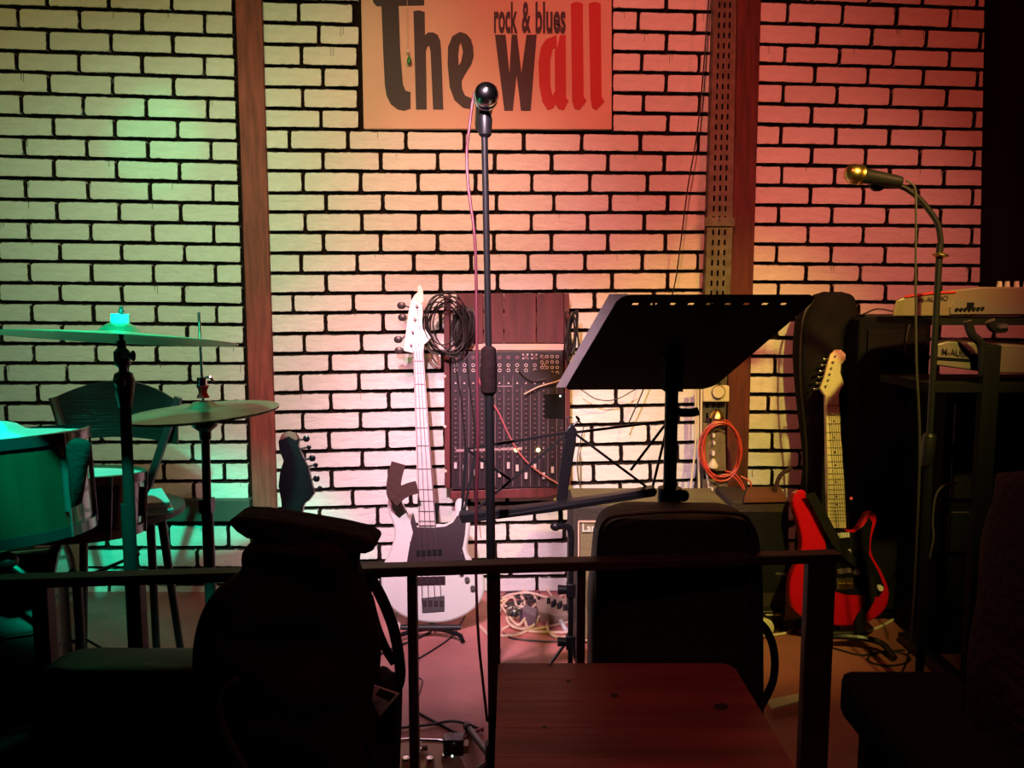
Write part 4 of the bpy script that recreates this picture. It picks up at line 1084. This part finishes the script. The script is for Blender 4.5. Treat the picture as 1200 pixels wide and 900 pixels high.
# rack tom at left edge
tm = P(12, 568, -1.30)
drum('tom_drum', 'dark green tom drum cut off by the left edge of the photo', tm, .158, .20, (-.06, .05, 1), 'shell', 'shellblack', lugs=6)
g = G(); tz = tm + Vector((-.012, .0, .104))
g.lathe([(.125, 0), (.06, .008), (.045, .012), (.030, .024), (.012, .030), (.003, .031)] , tz + Vector((0, 0, .004)), (-.06, .05, 1), 30); obj('splash_cymbal', g, 'whitep', label='small shiny cymbal lying on the dark green tom', cat='cymbal')
g = G(); g.ball(tz + Vector((.0, 0, .042)), .008); 
# stick bag
g = loft([(514, 86, 96), (520, 80, 104), (532, 79, 105), (550, 82, 101), (575, 84, 97), (592, 87, 92)], -1.50, .018, .9, n=16, amp=.001, seed=2)
obj('stick_bag', g, 'fabric', label='brown leather stick pouch hanging on the side of the tom', cat='pouch')
# bass drum
bd = Vector((P(-35, 770, -1.25).x, -1.22, .275))
t = drum('bass_drum', 'dark bass drum low at the left edge behind the railing', bd, .26, .34, (.93, .38, 0), 'shellblack', 'hoop', 'shellblack', 8)
g = G(); g.tube([bd + Vector((.20, -.12, .05)), bd + Vector((.235, -.20, -.12)), bd + Vector((.25, -.22, -.262))], .007, 8); obj('spur', g, 'steel', t)
# cymbal stand boom tube and knob at left
g = G(); g.ball(P(6, 657, -1.42), .02, (1.3, 1, .9)); g.tube([P(10, 660, -1.42), P(30, 676, -1.42), P(45, 700, -1.42), P(56, 760, -1.42)], .007)
g.tube([P(56, 760, -1.42), Vector((P(58, 800, -1.42).x, -1.42, .012))], .007)
obj('drum_hardware', g, 'black', label='black clamp arm with round knob between bass drum and railing', cat='clamp')
pd = thing('drum_pedal', 'small chrome bass drum pedal behind the left railing posts', 'pedal', F(90, 805))
g = G(); g.cyl(P(89, 705, -.80), F(92, 803), .005); obj('post', g, 'chrome', pd)
g = G(); g.ball(P(85, 696, -.80), .013, (1.5, 1, .7)); obj('beater', g, 'felt', pd)
g = G(); q = F(96, 800); g.box(q + Vector((0, .0, .012)), (.06, .13, .012), Matrix.Rotation(.08, 3, 'X')); obj('footboard', g, 'steel', pd, bevel=.003)
# panel left
g = G(); g.prism([P(-60, 632, -.75), P(40, 634, -.75), P(40, 745, -.75), P(-60, 745, -.75)], (0, .25, 0)); obj('wooden_box', g, 'ply', smooth=False, bevel=.004, label='pale plywood box behind the bass drum at the left edge', cat='box')

# chair behind kit
YQ = -.58
ch = thing('bistro_chair', 'dark chair with glossy curved backrest behind the drum kit', 'chair', (P(135, 700, YQ).x, YQ, 0))
def cp(px, py):
    t = (px - 137) / 72.0
    return P(px, py, YQ - .0 + .07 * (1 - t * t))
g = G(); N = 16
rings = []
for i in range(N + 1):
    x = 66 + (208 - 66) * i / N; t = (x - 137) / 71
    yt = 446 + 22 * t * t * (1 + .15 * t); yb_ = 513 + 10 * abs(t) if t < 0 else 513 + 4 * t
    yb_ = 512 + 9 * t * t
    a = cp(x, yt); b = cp(x, yb_); rings.append([a, b, b + Vector((0, .008, 0)), a + Vector((0, .008, 0))])
g.ring_loft(rings)
M['gloss'] = mat('brushed_dark_lacquer', (.05, .05, .05), .26, metal=.8, bump=.3, bscale=5, stretch=(1, 1, 60))
M['gloss'].node_tree.nodes['Principled BSDF'].inputs['Anisotropic'].default_value = .8
obj('backrest', g, 'gloss', ch)
for a, b, e_ in (((62, 466), (92, 566), (128, 690)), ((209, 466), (166, 592), (150, 690))):
    g = G(); pa = P(*a, YQ - .01); pb = P(*b, YQ - .03); pe = P(e_[0], e_[1], YQ - .03); pe.z = 0; g.tube([pa, pb], .013, 8, 1); 
    obj('back_post', g, 'darkwood' if a[0] < 100 else 'black', ch)
sc0 = P(135, 600, YQ - .2)
g = G(); g.lathe([(.02, .012), (.17, .014), (.185, .006), (.185, -.010), (.17, -.016), (.02, -.016)], (sc0.x, YQ - .20, P(150, 598, YQ - .2).z), (0, 0, 1), 32); obj('seat', g, 'ledge', ch)
zs = P(150, 598, YQ - .2).z
for x0_, x1_ in ((176, 176), (189, 204)):
    a = P(x0_, 606, YQ - .24); b = F(x1_, 740); b = Vector((a.x + (.0 if x0_ == 176 else .05), a.y - .0, 0)); g = G(); g.cyl(Vector((a.x, a.y, zs - .01)), b, .012, .010); obj('leg', g, 'black', ch)
for sx in (-.14, -.10):
    g = G(); g.cyl(Vector((sc0.x + sx, YQ - .20 + sx * .8 + .10, zs - .01)), Vector((sc0.x + sx * 1.3, YQ - .20 + sx * .8 + .10, 0)), .012, .010); obj('leg', g, 'black', ch)
# folded papers and cloth on the seat
g = G(); 
for k, (x0_, x1_, y0_, y1_) in enumerate(((166, 204, 590, 600), (172, 200, 580, 588))):
    zz_ = zs + .016 + k * .02
    g.prism([Vector((P(x0_, 590, YQ - .3).x, YQ - .33, zz_)), Vector((P(x1_, 590, YQ - .3).x, YQ - .30, zz_)), Vector((P(x1_ - 4, 590, YQ - .15).x, YQ - .18, zz_ + .01)), Vector((P(x0_ + 6, 590, YQ - .15).x, YQ - .16, zz_))], (0, 0, .016))
obj('folded_cloth', g, 'skin', smooth=False, bevel=.004, label='folded pale cloth lying on the chair seat right of the snare', cat='cloth')

# ================================================================== KEYBOARDS etc (right)
YX = -.29
g = G(); a = P(1009, 372, YX); b = P(1094, 372, YX)
cb = thing('speaker_cabinet', 'tall black speaker cabinet right of the red guitar', 'speaker', ((a.x + b.x) / 2, YX, 0))
g.box(((a.x + b.x) / 2, YX + .13, a.z / 2), (b.x - a.x, .25, a.z)); obj('cabinet', g, 'blackm', cb, bevel=.01)
g = G(); g.box(((a.x + b.x) / 2, YX + -.004, a.z / 2), (b.x - a.x - .05, .008, a.z - .08)); obj('grille', g, 'fabric', cb, bevel=.003)
g = G(); g.box(((a.x + b.x) / 2, YX + .13, a.z + .004), (b.x - a.x - .06, .18, .008)); obj('top_cover', g, 'rubber', cb)
g = G(); g.cyl(P(997.5, 584, YX), P(997.5, 584, YX - .01), .005); obj('power_lamp', g, 'ledr', cb, label='small red power lamp')
g = G(); g.tube([P(1012, 368, YX + .02), P(1030, 362, YX + .06), P(1060, 368, YX + .02), P(1080, 369, YX), P(1110, 371, YX)], .003, 6); g.tube([P(1080, 370, YX - .02), P(1068, 375, YX - .02), P(1062, 400, YX - .02), P(1060, 440, YX - .02)], .003, 6)
obj('loose_cable', g, 'cablegrey', label='grey cable lying over the top of the tall black speaker', cat='cable')

def keyboard(name, label, L, Y, nm, dim=False, keys=True):
    """L: list of outline pixels of the back panel, from the left end"""
    t = thing(name, label, 'keyboard', P(1150, L[-1][1], Y))
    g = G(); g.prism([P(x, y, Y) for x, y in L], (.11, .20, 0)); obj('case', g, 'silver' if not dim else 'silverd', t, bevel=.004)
    return t
k1 = keyboard('keyboard', 'silver keyboard with name on its back panel on the upper tier of the stand', [(1046, 366), (1050, 352), (1062, 347), (1095, 342), (1150, 336), (1260, 337), (1260, 370), (1046, 371)], -.75, 'M-AUDIO')
def KP(x, y, Y=-.752): return P(x, y, Y)
text('logo', 'M-AUDIO', 'ink', [KP(1077, 354.5), KP(1111, 352), KP(1111, 346), KP(1077, 348.5)], k1, th=.001, bold=.01)
g = G(); g.prism([KP(1113, 360), KP(1120, 352), KP(1155, 350), KP(1160, 358), KP(1260, 357), KP(1260, 368), KP(1113, 368)], (0, -.003, 0)); obj('connector_panel', g, 'silverd', k1, smooth=False)
for i in range(7):
    g = G(); q = KP(1121 + i * 5, 362.5 - i * .2, -.757); g.cyl(q, q + Vector((0, -.004, 0)), .0045, n=8); obj('jack', g, 'blackg', k1)
g = G(); g.box(KP(1137, 357, -.757), (.018, .006, .012)); obj('jack', g, 'blackg', k1)
for i, x in enumerate((1171, 1180, 1191, 1202, 1214)):
    g = G(); q = P(x, 337, -.70); g.cyl(q, q + Vector((0, 0, .018)), .008, .006, 10); obj('slider_cap', g, 'keyw', k1)
g = G(); g.prism([KP(1060, 346.5), KP(1092, 342), KP(1120, 341), KP(1120, 343), KP(1092, 344.5), KP(1060, 348.5)], (0, -.002, 0)); obj('edge_stripe', g, 'redink', k1, smooth=False)
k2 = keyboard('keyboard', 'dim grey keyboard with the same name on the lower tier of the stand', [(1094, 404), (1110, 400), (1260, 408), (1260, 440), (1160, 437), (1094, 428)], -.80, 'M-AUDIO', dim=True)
text('logo', 'M-AUDIO', 'ink', [P(1104, 416, -.802), P(1142, 419, -.802), P(1142, 411, -.802), P(1104, 408, -.802)], k2, th=.001, bold=.01)
g = G(); g.prism([P(1096, 418, -.80), P(1145, 421, -.80), P(1145, 424, -.80), P(1096, 421, -.80)], (0, -.003, 0)); obj('edge_stripe', g, 'blackg', k2, smooth=False)
ks = thing('keyboard_stand', 'black two tier keyboard stand at the right of the stage', 'stand', (P(1160, 700, -.72).x, -.72, 0))
def kb(a, b, w_, Y=-.83, nm='upright', Y2=None):
    g = G(); g.bar(P(*a, Y), P(*b, Y if Y2 is None else Y2), w_, .03, (0, 1, 0)); return obj(nm, g, 'black', ks, smooth=False, bevel=.003)
g = G(); z1 = P(1150, 371.5, -.75).z - .006; z2 = P(1150, 441, -.80).z - .008
g.box((P(1180, 372, -.8).x, -.66, z1 - .006), (.45, .30, .018)); obj('upper_arm', g, 'blackm', ks)
g = G(); g.box((P(1180, 372, -.8).x, -.70, z2 - .02), (.45, .30, .022)); obj('lower_arm', g, 'blackm', ks)
g = G(); g.tube([P(1134, 376, -.84), P(1139, 392, -.84), P(1150, 405, -.84), P(1152, 440, -.84)], .012, 8); obj('bracket', g, 'black', ks)
g = G(); g.tube([P(1160, 376, -.84), P(1165, 384, -.84), P(1178, 384, -.84)], .014, 8); obj('bracket', g, 'black', ks)
g = G(); xk = P(1160, 420, -.84).x; g.box((xk, -.84, .50), (.045, .03, 1.0)); obj('upright', g, 'blackm', ks, bevel=.004)
g = G(); g.box((xk, -.72, .02), (.05, .5, .03)); obj('foot', g, 'black', ks, bevel=.004)
# dark rack under keyboards
g = G(); a = P(1118, 452, -.60); g.box((a.x + .22, -.44, a.z / 2), (.44, .25, a.z)); rk = thing('equipment_rack', 'black equipment rack below the keyboards', 'rack', (a.x + .22, -.42, 0)); obj('rack_case', g, 'blackm', rk, bevel=.01)
g = G()
for k in range(3): g.box((a.x + .20, -.575, a.z - .12 - k * .17), (.36, .01, .13))
obj('rack_front', g, 'leather', rk, bevel=.003)
g = G(); g.cyl(P(1170, 597, -.86), P(1170, 597, -.89), .018, .016, 14); obj('headphone_hook', g, 'gold', label='small brass knob catching light below the keyboards', cat='knob')
g = G(); g.tube([P(1124, 566, -.62), P(1108, 568, -.64), P(1097, 580, -.66), P(1093, 610, -.68), P(1094, 630, -.70), P(1089, 655, -.72)], .003, 6); obj('loose_cable', g, 'cablegrey', label='thin grey cable curving down the dark rack front', cat='cable')

# ================================================================== FLOOR CLUTTER
def fcable(pts, m_, lab, r=.003, z=.0, nm='floor_cable'):
    g = G(); g.tube([F(x, y, z + r) + Vector((0, 0, .0)) for x, y in pts], r, 6, 5); return obj(nm, g, m_, label=lab, cat='cable')
rr = random.Random(5)
for k, lab in enumerate(('beige cable crossing the tangle left of the pedals', 'beige cable looping behind the round tuner', 'beige cable bending from the wall to the pedals', 'beige cable snaking under the dark tangle')):
    fcable([(584 + 12 * i + rr.uniform(-5, 5), 700 + 6 * k + 14 * sin(i * 1.3 + k * 1.7) + rr.uniform(-3, 3)) for i in range(7)], 'cablebeige', lab, .0046, .004 + .004 * k)
fcable([(588, 701), (604, 696), (622, 695), (640, 700), (660, 704), (676, 702)], 'cablebeige', 'beige cable arching at the top of the tangle by the wall', .0052, .012)
def ell(cx, cy, rx, ry, a0=0, a1=2 * pi, n=12): return [(cx + rx * cos(a0 + (a1 - a0) * i / n), cy + ry * sin(a0 + (a1 - a0) * i / n)) for i in range(n + 1)]
fcable(ell(612, 724, 18, 13), 'cablebeige', 'beige cable forming a round loop on the floor beside the pedal', .0052, .010)
fcable([(586, 745), (605, 744), (622, 738), (640, 735), (662, 730), (675, 730)], 'cablebeige', 'beige cable running from under the railing toward the amplifier', .0052, .001)
fcable([(588, 738), (600, 733), (616, 739), (640, 741), (668, 741)], 'cablebeige', 'beige cable lying nearest in the tangle by the wall', .0052, .0)
fcable(ell(657, 734, 16, 13, 1.2, 6.4), 'cablebeige', 'beige cable loop behind the clamp of the folding stand', .0052, .003)
fcable([(583, 706), (592, 699), (606, 696), (614, 703), (615, 715), (616, 731), (620, 737)], 'cablebeige', 'beige cable hooked around the left of the pedals', .0052, .006)
fcable([(590, 742), (600, 748), (625, 751), (650, 752), (668, 751)], 'rubber', 'dark cable under the beige tangle', .003)
for k, sd in enumerate(range(3)):
    rr = random.Random(20 + k)
    fcable([(585 + rr.uniform(0, 50), 688 + rr.uniform(4, 26)) for _ in range(9)], ['rubber', 'cablegrey', 'rubber'][k], ['black tangled cable beside the wall base', 'grey tangled cable beside the wall base', 'thin black cable tangled behind the pedals'][k], .003, .003 + .004 * k)
fcable([(560, 714), (560, 730), (566, 738), (580, 752), (586, 762)], 'cablebeige', 'beige cable right of the white bass guitar body', .0052)
fcable([(545, 722), (530, 745), (510, 760), (480, 778)], 'rubber', 'black cable on the floor running left from the bass guitar', .003)
fcable([(505, 740), (492, 747), (480, 752), (455, 762), (440, 770)], 'rubber', 'short dark cable with plug in front of the bass stand', .004)
fcable([(436, 858), (470, 853), (505, 849), (530, 845), (552, 850), (566, 856)], 'rubber', 'dark cable crossing the floor in front of the pedal board', .0035, .004)
fcable([(488, 834), (502, 842), (525, 854), (545, 864)], 'rubber', 'short thick dark cable on the floor beside the centre stand foot', .004)
fcable([(566, 853), (548, 862), (535, 874), (525, 886)], 'cablepink', 'purple cable curving from the centre stand into the pedal board', .0045, .008)
fcable([(490, 794), (495, 798), (492, 812), (488, 822)], 'rubber', 'tiny curl of dark cable beside the railing post', .002)
fcable([(888, 740), (905, 744), (925, 740), (934, 730), (936, 718), (926, 706)], 'cablewhite', 'white cable making a bright arc left of the red guitar', .0045)
fcable([(968, 738), (990, 742), (1010, 741), (1030, 735), (1050, 724), (1062, 712), (1070, 704), (1080, 702)], 'cablewhite', 'white cable sweeping right from under the red guitar', .0045)
fcable([(1030, 712), (1040, 714), (1052, 716), (1066, 718)], 'cablewhite', 'short white cable piece between guitar and speaker', .005, .004)
fcable([(965, 756), (985, 762), (1010, 768), (1030, 764), (1060, 762)], 'rubber', 'thin black cable on the floor in front of the red guitar', .003)
fcable(ell(1042, 772, 25, 8), 'rubber', 'round loop of black cable on the floor right of the red guitar', .003)
fcable([(905, 740), (920, 738), (935, 742), (950, 748), (962, 752)], 'rubber', 'dark cable bundle below the power adaptors', .004)
# adaptors
ad = thing('power_adaptor', 'black power adaptor with white label left of the red guitar', 'adaptor', F(905, 735))
g = G(); g.box(F(905, 735) + Vector((0, .03, .03)), (.08, .06, .055)); obj('block', g, 'rubber', ad, bevel=.005)
g = G(); g.box(F(905, 735) + Vector((0, -.002, .045)), (.05, .002, .004)); obj('label_strip', g, 'whitep', ad)
g = G(); q = P(894, 713, -.42); q.z = .032; g.lathe([(.030, 0), (.030, .026), (.024, .030)], q, (.1, -1, .2), 24); q.z = .032
obj('cable_reel', g, 'cream', label='cream round reel beside the small black amplifier', cat='reel')
g = G()
for k in range(4): g.box(F(922 + k * 7, 738) + Vector((0, .01 * k, .014)), (.026, .022, .026))
obj('plug_cluster', g, 'rubber', bevel=.003, label='cluster of black plugs on the floor beside the power adaptor', cat='plug')
# pedals near wall
pd = thing('effects_pedal', 'tan multi effects pedal board amid the beige cables', 'pedal', F(645, 722))
c_ = F(646, 722)
g = G(); g.prism([F(628, 716, .0), F(648, 708, .0), F(676, 716, .0), F(676, 729, .0), F(650, 733, .0), F(632, 728, .0)], (0, 0, .035)); obj('housing', g, 'pedal', pd, bevel=.003)
for k in range(6):
    q = F(643 + (k % 3) * 7 + (k // 3) * 5, 707 + (k % 3) * 2 + (k // 3) * 4, .035); g = G(); g.cyl(q, q + Vector((0, 0, .02)), .008, .006, 10); obj('knob', g, 'rubber', pd)
g = G(); q = F(612, 737, 0); g.prism([F(614, 722), F(630, 728), F(628, 738), F(612, 730)], (0, 0, .045)); obj('effects_pedal', g, 'pedal2', bevel=.003, smooth=False, label='small purple grey stomp pedal inside the cable loop', cat='pedal')
g = G(); q = F(603, 727); g.lathe([(.03, 0), (.03, .03), (.022, .045), (.010, .05), (.008, .035)], q, (0, 0, 1), 18); obj('round_adaptor', g, 'chrome', label='round metal tuner inside the beige cable loop', cat='adaptor')
g = G(); q = F(664, 740, .006); g.cyl(q, F(657, 728, .012), .008); obj('jack_plug', g, 'whitep', label='white jack plug beside the folding stand clamp', cat='plug')
g = G(); q = F(468, 735); g.lathe([(.001, .062), (.014, .058), (.020, .04), (.016, .018), (.011, .0)], q, (0, 0, 1), 14); obj('small_cup', g, 'whitep', label='little pale cup on the floor left of the bass guitar', cat='cup')
# pedal board bottom centre
q0 = F(500, 905)
pb = thing('pedal_board', 'pedal board with chrome rail and round knobs at the bottom centre', 'pedal board', q0)
g = G(); g.prism([F(452, 905, .02), F(550, 905, .02), F(530, 872, .02), F(455, 870, .02)], (0, 0, -.019)); obj('base_plate', g, 'pedal', pb, bevel=.003)
g = G(); g.tube([F(452, 878, .04), F(470, 868, .045), F(500, 868, .045), (F(520, 870, .045)), F(528, 880, .035)], .005); obj('chrome_rail', g, 'chrome', pb)
for x, y in ((459, 896), (476, 897), (504, 897), (522, 893), (491, 885)):
    g = G(); q = F(x, y, .02); g.lathe([(.011, 0), (.011, .012), (.008, .02), (.002, .021)], q, (0, 0, 1), 14); obj('knob', g, 'chrome', pb)
g = G(); g.box(F(494, 876, .03), (.03, .012, .012)); g.box(F(540, 884, .02) + Vector((0, 0, .02)), (.04, .03, .02)); obj('jack_block', g, 'silver', pb, bevel=.002)
g = G(); g.box(F(532, 886, .02) + Vector((0, 0, .03)), (.05, .04, .04)); obj('stomp_switch', g, 'blackg', pb, bevel=.004)
g = G(); g.ball(F(530, 886, .05), .0025); obj('lamp', g, 'ledw', pb)
# paper by dark jacket
lf = thing('leaflet', 'white leaflet with dark photo sticking out of the draped jacket', 'paper', P(452, 838, -2.06))
g = G(); g.prism([P(438, 803, -2.075), P(468, 813, -2.06), P(445, 840, -2.06), P(436, 822, -2.075)], (0, .002, 0)); obj('sheet', g, 'paper', lf, smooth=False)
g = G(); g.prism([P(445, 806.5, -2.076), P(464, 813.5, -2.066), P(456, 822, -2.066), P(440, 814, -2.076)], (0, -.001, 0)); obj('photo_print', g, 'print', lf, smooth=False)
g = G(); g.prism([F(898, 822, .02), F(945, 812, .02), F(948, 820, .02), F(905, 832, .02)], (0, 0, .004)); obj('leaflet', g, 'cream', smooth=False, label='pale sheet on the floor behind the thick railing end post', cat='paper')
g = G(); g.tube([F(1094, 725, .03), F(1104, 714, .04), F(1120, 712, .04), F(1130, 722, .03)], .004); g.prism([F(1104, 735, .02), F(1122, 735, .02), F(1128, 718, .06), F(1108, 718, .06)], (0, 0, .004)); obj('paper_bag', g, 'cablewhite', label='crumpled pale bag with handle on the floor right of the curved stand', cat='bag')

# ================================================================== RAILING
def ry(px): return -1.68 + (px / 980) * .137
def RP(px, py): return P(px, py, ry(px))
rl = thing('metal_railing', 'low dark metal railing with upright posts across the front of the stage', 'railing', (0, -1.62, -.28))
a = RP(-60, 683); b = RP(982, 651.5)
zrl = (P(0, 682, ry(0)).z + P(980, 651, ry(980)).z) / 2
g = G(); g.bar(Vector((a.x, a.y, zrl - .0)), Vector((b.x, b.y, zrl)), .034, .017); obj('top_rail', g, 'rail', rl, smooth=False, bevel=.002)
for px, w_ in ((48, .028), (158, .024), (483, .0165), (579, .0225), (681, .0155), (961, .052)):
    p = RP(px, 660); g = G(); g.box((p.x, p.y, (zrl - .01 - .28) / 2), (w_, .026, zrl - .01 + .28)); obj('post', g, 'rail', rl, smooth=False, bevel=.002)

# ================================================================== TABLE
zt = P(583, 777, -1.665).z
tb = thing('wooden_table', 'red brown wooden table with plank top in front of the railing', 'table', (.2, -2.1, -.28))
def TP(px, py): return F(px, py, zt)
xl = TP(584, 777).x; xr = TP(858, 777).x; yf = TP(600, 777).y
ys = [TP(600, y).y for y in (777, 797, 822, 853, 887, 930)] + [TP(600, 930).y - .10, TP(600, 930).y - .20]
for k in range(len(ys) - 1):
    y1_ = ys[k]; y0_ = ys[k + 1] + .0003
    g = G()
    if k == 0: g.prism([(xl + .005, y1_, zt), (xr - .02, y1_, zt), (xr - .006, y1_ - .008, zt), (xr, y1_ - .022, zt), (xr, y0_, zt), (xl, y0_, zt), (xl, y1_ - .005, zt)], (0, 0, -.024))
    else: g.prism([(xl, y1_, zt), (xr, y1_, zt), (xr, y0_, zt), (xl, y0_, zt)], (0, 0, -.024))
    obj('plank', g, 'tabletop', tb, smooth=False, bevel=.0004)
for x, y, rx, ryy in ((720, 815, 5, 2.4), (845, 828, 9, 4), (645, 779, 3, 1.5), (666, 798, 2.5, 1.5), (638, 852, 3, 1.4)):
    g = G(); g.prism([F(x + rx * cos(i * pi / 5), y + ryy * sin(i * pi / 5), zt + .0004) for i in range(10)], (0, 0, -.0002)); obj('wood_knot', g, 'knot', tb, smooth=False)
ye = ys[-1]
g = G(); g.box(((xl + xr) / 2, (yf + ye) / 2 - .01, zt - .05), (xr - xl - .05, abs(ye - yf) - .10, .05)); obj('apron', g, 'darkwood', tb, smooth=False)
for x in (xl + .035, xr - .035):
    for y in (min(yf - .09, -1.79), ye + .05):
        g = G(); g.box((x, y, (zt - .024 - .28) / 2), (.035, .035, zt - .024 + .28)); obj('leg', g, 'darkwood', tb, smooth=False, bevel=.003)

# ================================================================== FOREGROUND DARK SHAPES
YJ = -2.02
jk = thing('draped_chair', 'dark chair with a brown black jacket draped over its high back', 'chair', (P(345, 800, YJ).x, YJ, -.28))
g = G(); g.prism([P(x, y, YJ - .03) for x, y in ((265, 612), (276, 607), (300, 608), (348, 615), (395, 623), (425, 630), (439, 638), (438, 646), (427, 650), (395, 648), (340, 640), (288, 632), (276, 624))], (0, .06, 0))
obj('jacket_collar', g, 'jacket', jk, bevel=.006)
g = loft([(628, 305, 400), (636, 293, 412), (646, 287, 421), (665, 285, 421), (690, 254, 432), (720, 237, 440), (760, 229, 446), (800, 231, 444), (840, 244, 440), (900, 258, 442), (960, 270, 450), (1080, 272, 448)], YJ, .055, .8, n=32, amp=.006, seed=11, freq=25)
obj('jacket', g, 'jacket', jk)
gg = ribbon([(430, 672), (446, 700), (460, 735), (467, 770), (468, 800), (455, 822)], 12, YJ + .02, .006); obj('jacket_strap', gg, 'fabric', jk)
gg = ribbon([(432, 700), (441, 735), (452, 762), (462, 778)], 9, YJ + .03, .006); obj('jacket_strap', gg, 'fabric', jk)
g = loft([(790, 430, 462), (810, 430, 470), (840, 430, 470), (900, 430, 468), (990, 432, 466)], YJ + .08, .04, .8, amp=.004, seed=5); obj('jacket_sleeve', g, 'fabric', jk)
for px in (285, 430):
    p = P(px, 900, YJ); g = G(); g.box((p.x, YJ, .05), (.03, .03, .66)); obj('leg', g, 'darkwood', jk)
pl_ = thing('padded_chair', 'black padded chair low in the left foreground', 'chair', (P(150, 860, YJ).x, YJ, -.28))
g = loft([(770, 90, 232), (774, 66, 246), (786, 52, 258), (810, 46, 264), (860, 44, 266), (940, 46, 262), (1010, 60, 250)], YJ + .14, .04, .45, n=32, amp=.001, seed=3); obj('backrest', g, 'leather', pl_)
for px in (70, 240):
    p = P(px, 990, YJ + .14); g = G(); g.box((p.x, YJ + .14, 0.0), (.025, .025, .56)); obj('leg', g, 'black', pl_)
g = G(); pc = P(155, 1010, YJ); g.box((pc.x, YJ - .06, .14), (.15, .32, .05)); obj('seat', g, 'leather', pl_, bevel=.012)
g = G(); g.tube([P(278, 795, YJ - .12), P(262, 812, YJ - .12), P(258, 838, YJ - .12), P(266, 864, YJ - .12), P(280, 888, YJ - .12), P(290, 910, YJ - .12), P(300, 960, YJ - .1)], .0045, 8); obj('bag_strap', g, 'cablegrey', label='thin grey strap hanging in front of the draped jacket', cat='strap')
# right foreground
ct_ = thing('draped_coat', 'plum brown fleece coat draped over a chair at the right edge', 'coat', (P(1210, 800, -1.95).x, -1.95, -.28))
g = loft([(560, 1206, 1250), (590, 1194, 1280), (620, 1184, 1300), (680, 1171, 1320), (740, 1160, 1330), (800, 1150, 1330), (860, 1148, 1330), (930, 1140, 1330), (1100, 1150, 1330)], -1.95, .10, .8, n=32, amp=.006, seed=21, freq=16); obj('coat_body', g, 'coatf', ct_)
g = G(); p = P(1240, 800, -1.95); g.box((p.x, -1.95, 0), (.04, .04, .56)); obj('chair_leg', g, 'darkwood', ct_)
bn = thing('dark_bench', 'black bench seat low in the right foreground behind the table', 'bench', (P(1080, 880, -1.9).x, -1.9, -.28))
z_ = P(1000, 778, -1.74).z
g = G(); xa_ = P(978, 778, -1.74).x; xb_ = P(1112, 778, -1.74).x
g.box(((xa_ + xb_) / 2, -1.93, z_ - .04), (xb_ - xa_, .36, .08)); obj('seat', g, 'fabric', bn, bevel=.02)
for x in (xa_ + .04, xb_ - .04):
    for y in (-1.80, -2.07):
        g = G(); g.box((x, y, (z_ - .08 - .28) / 2), (.03, .03, z_ - .08 + .28)); obj('leg', g, 'darkwood', bn)

# ================================================================== groups of repeated things
GROUPS = {'floor_cable': 'cables lying loose on the stage floor', 'patch_cable': 'cables hanging over the mixing console', 'cable_coil': 'cable bundles hung at the console frame',
          'guitar_stand': 'floor stands under the guitars', 'microphone_stand': 'microphone stands', 'microphone': 'microphones on stands', 'microphone_cable': 'cables of the two microphones',
          'keyboard': 'keyboards on the two tier stand', 'wall_cable': 'cables hanging on the wall', 'loose_cable': 'loose grey cables at the right', 'effects_pedal': 'stomp pedals amid the cables', 'leaflet': 'papers on the stage'}
for o in list(bpy.data.objects):
    b_ = o.name.split('.')[0]
    if o.parent is None and b_ in GROUPS and 'label' in o: o['group'] = GROUPS[b_]
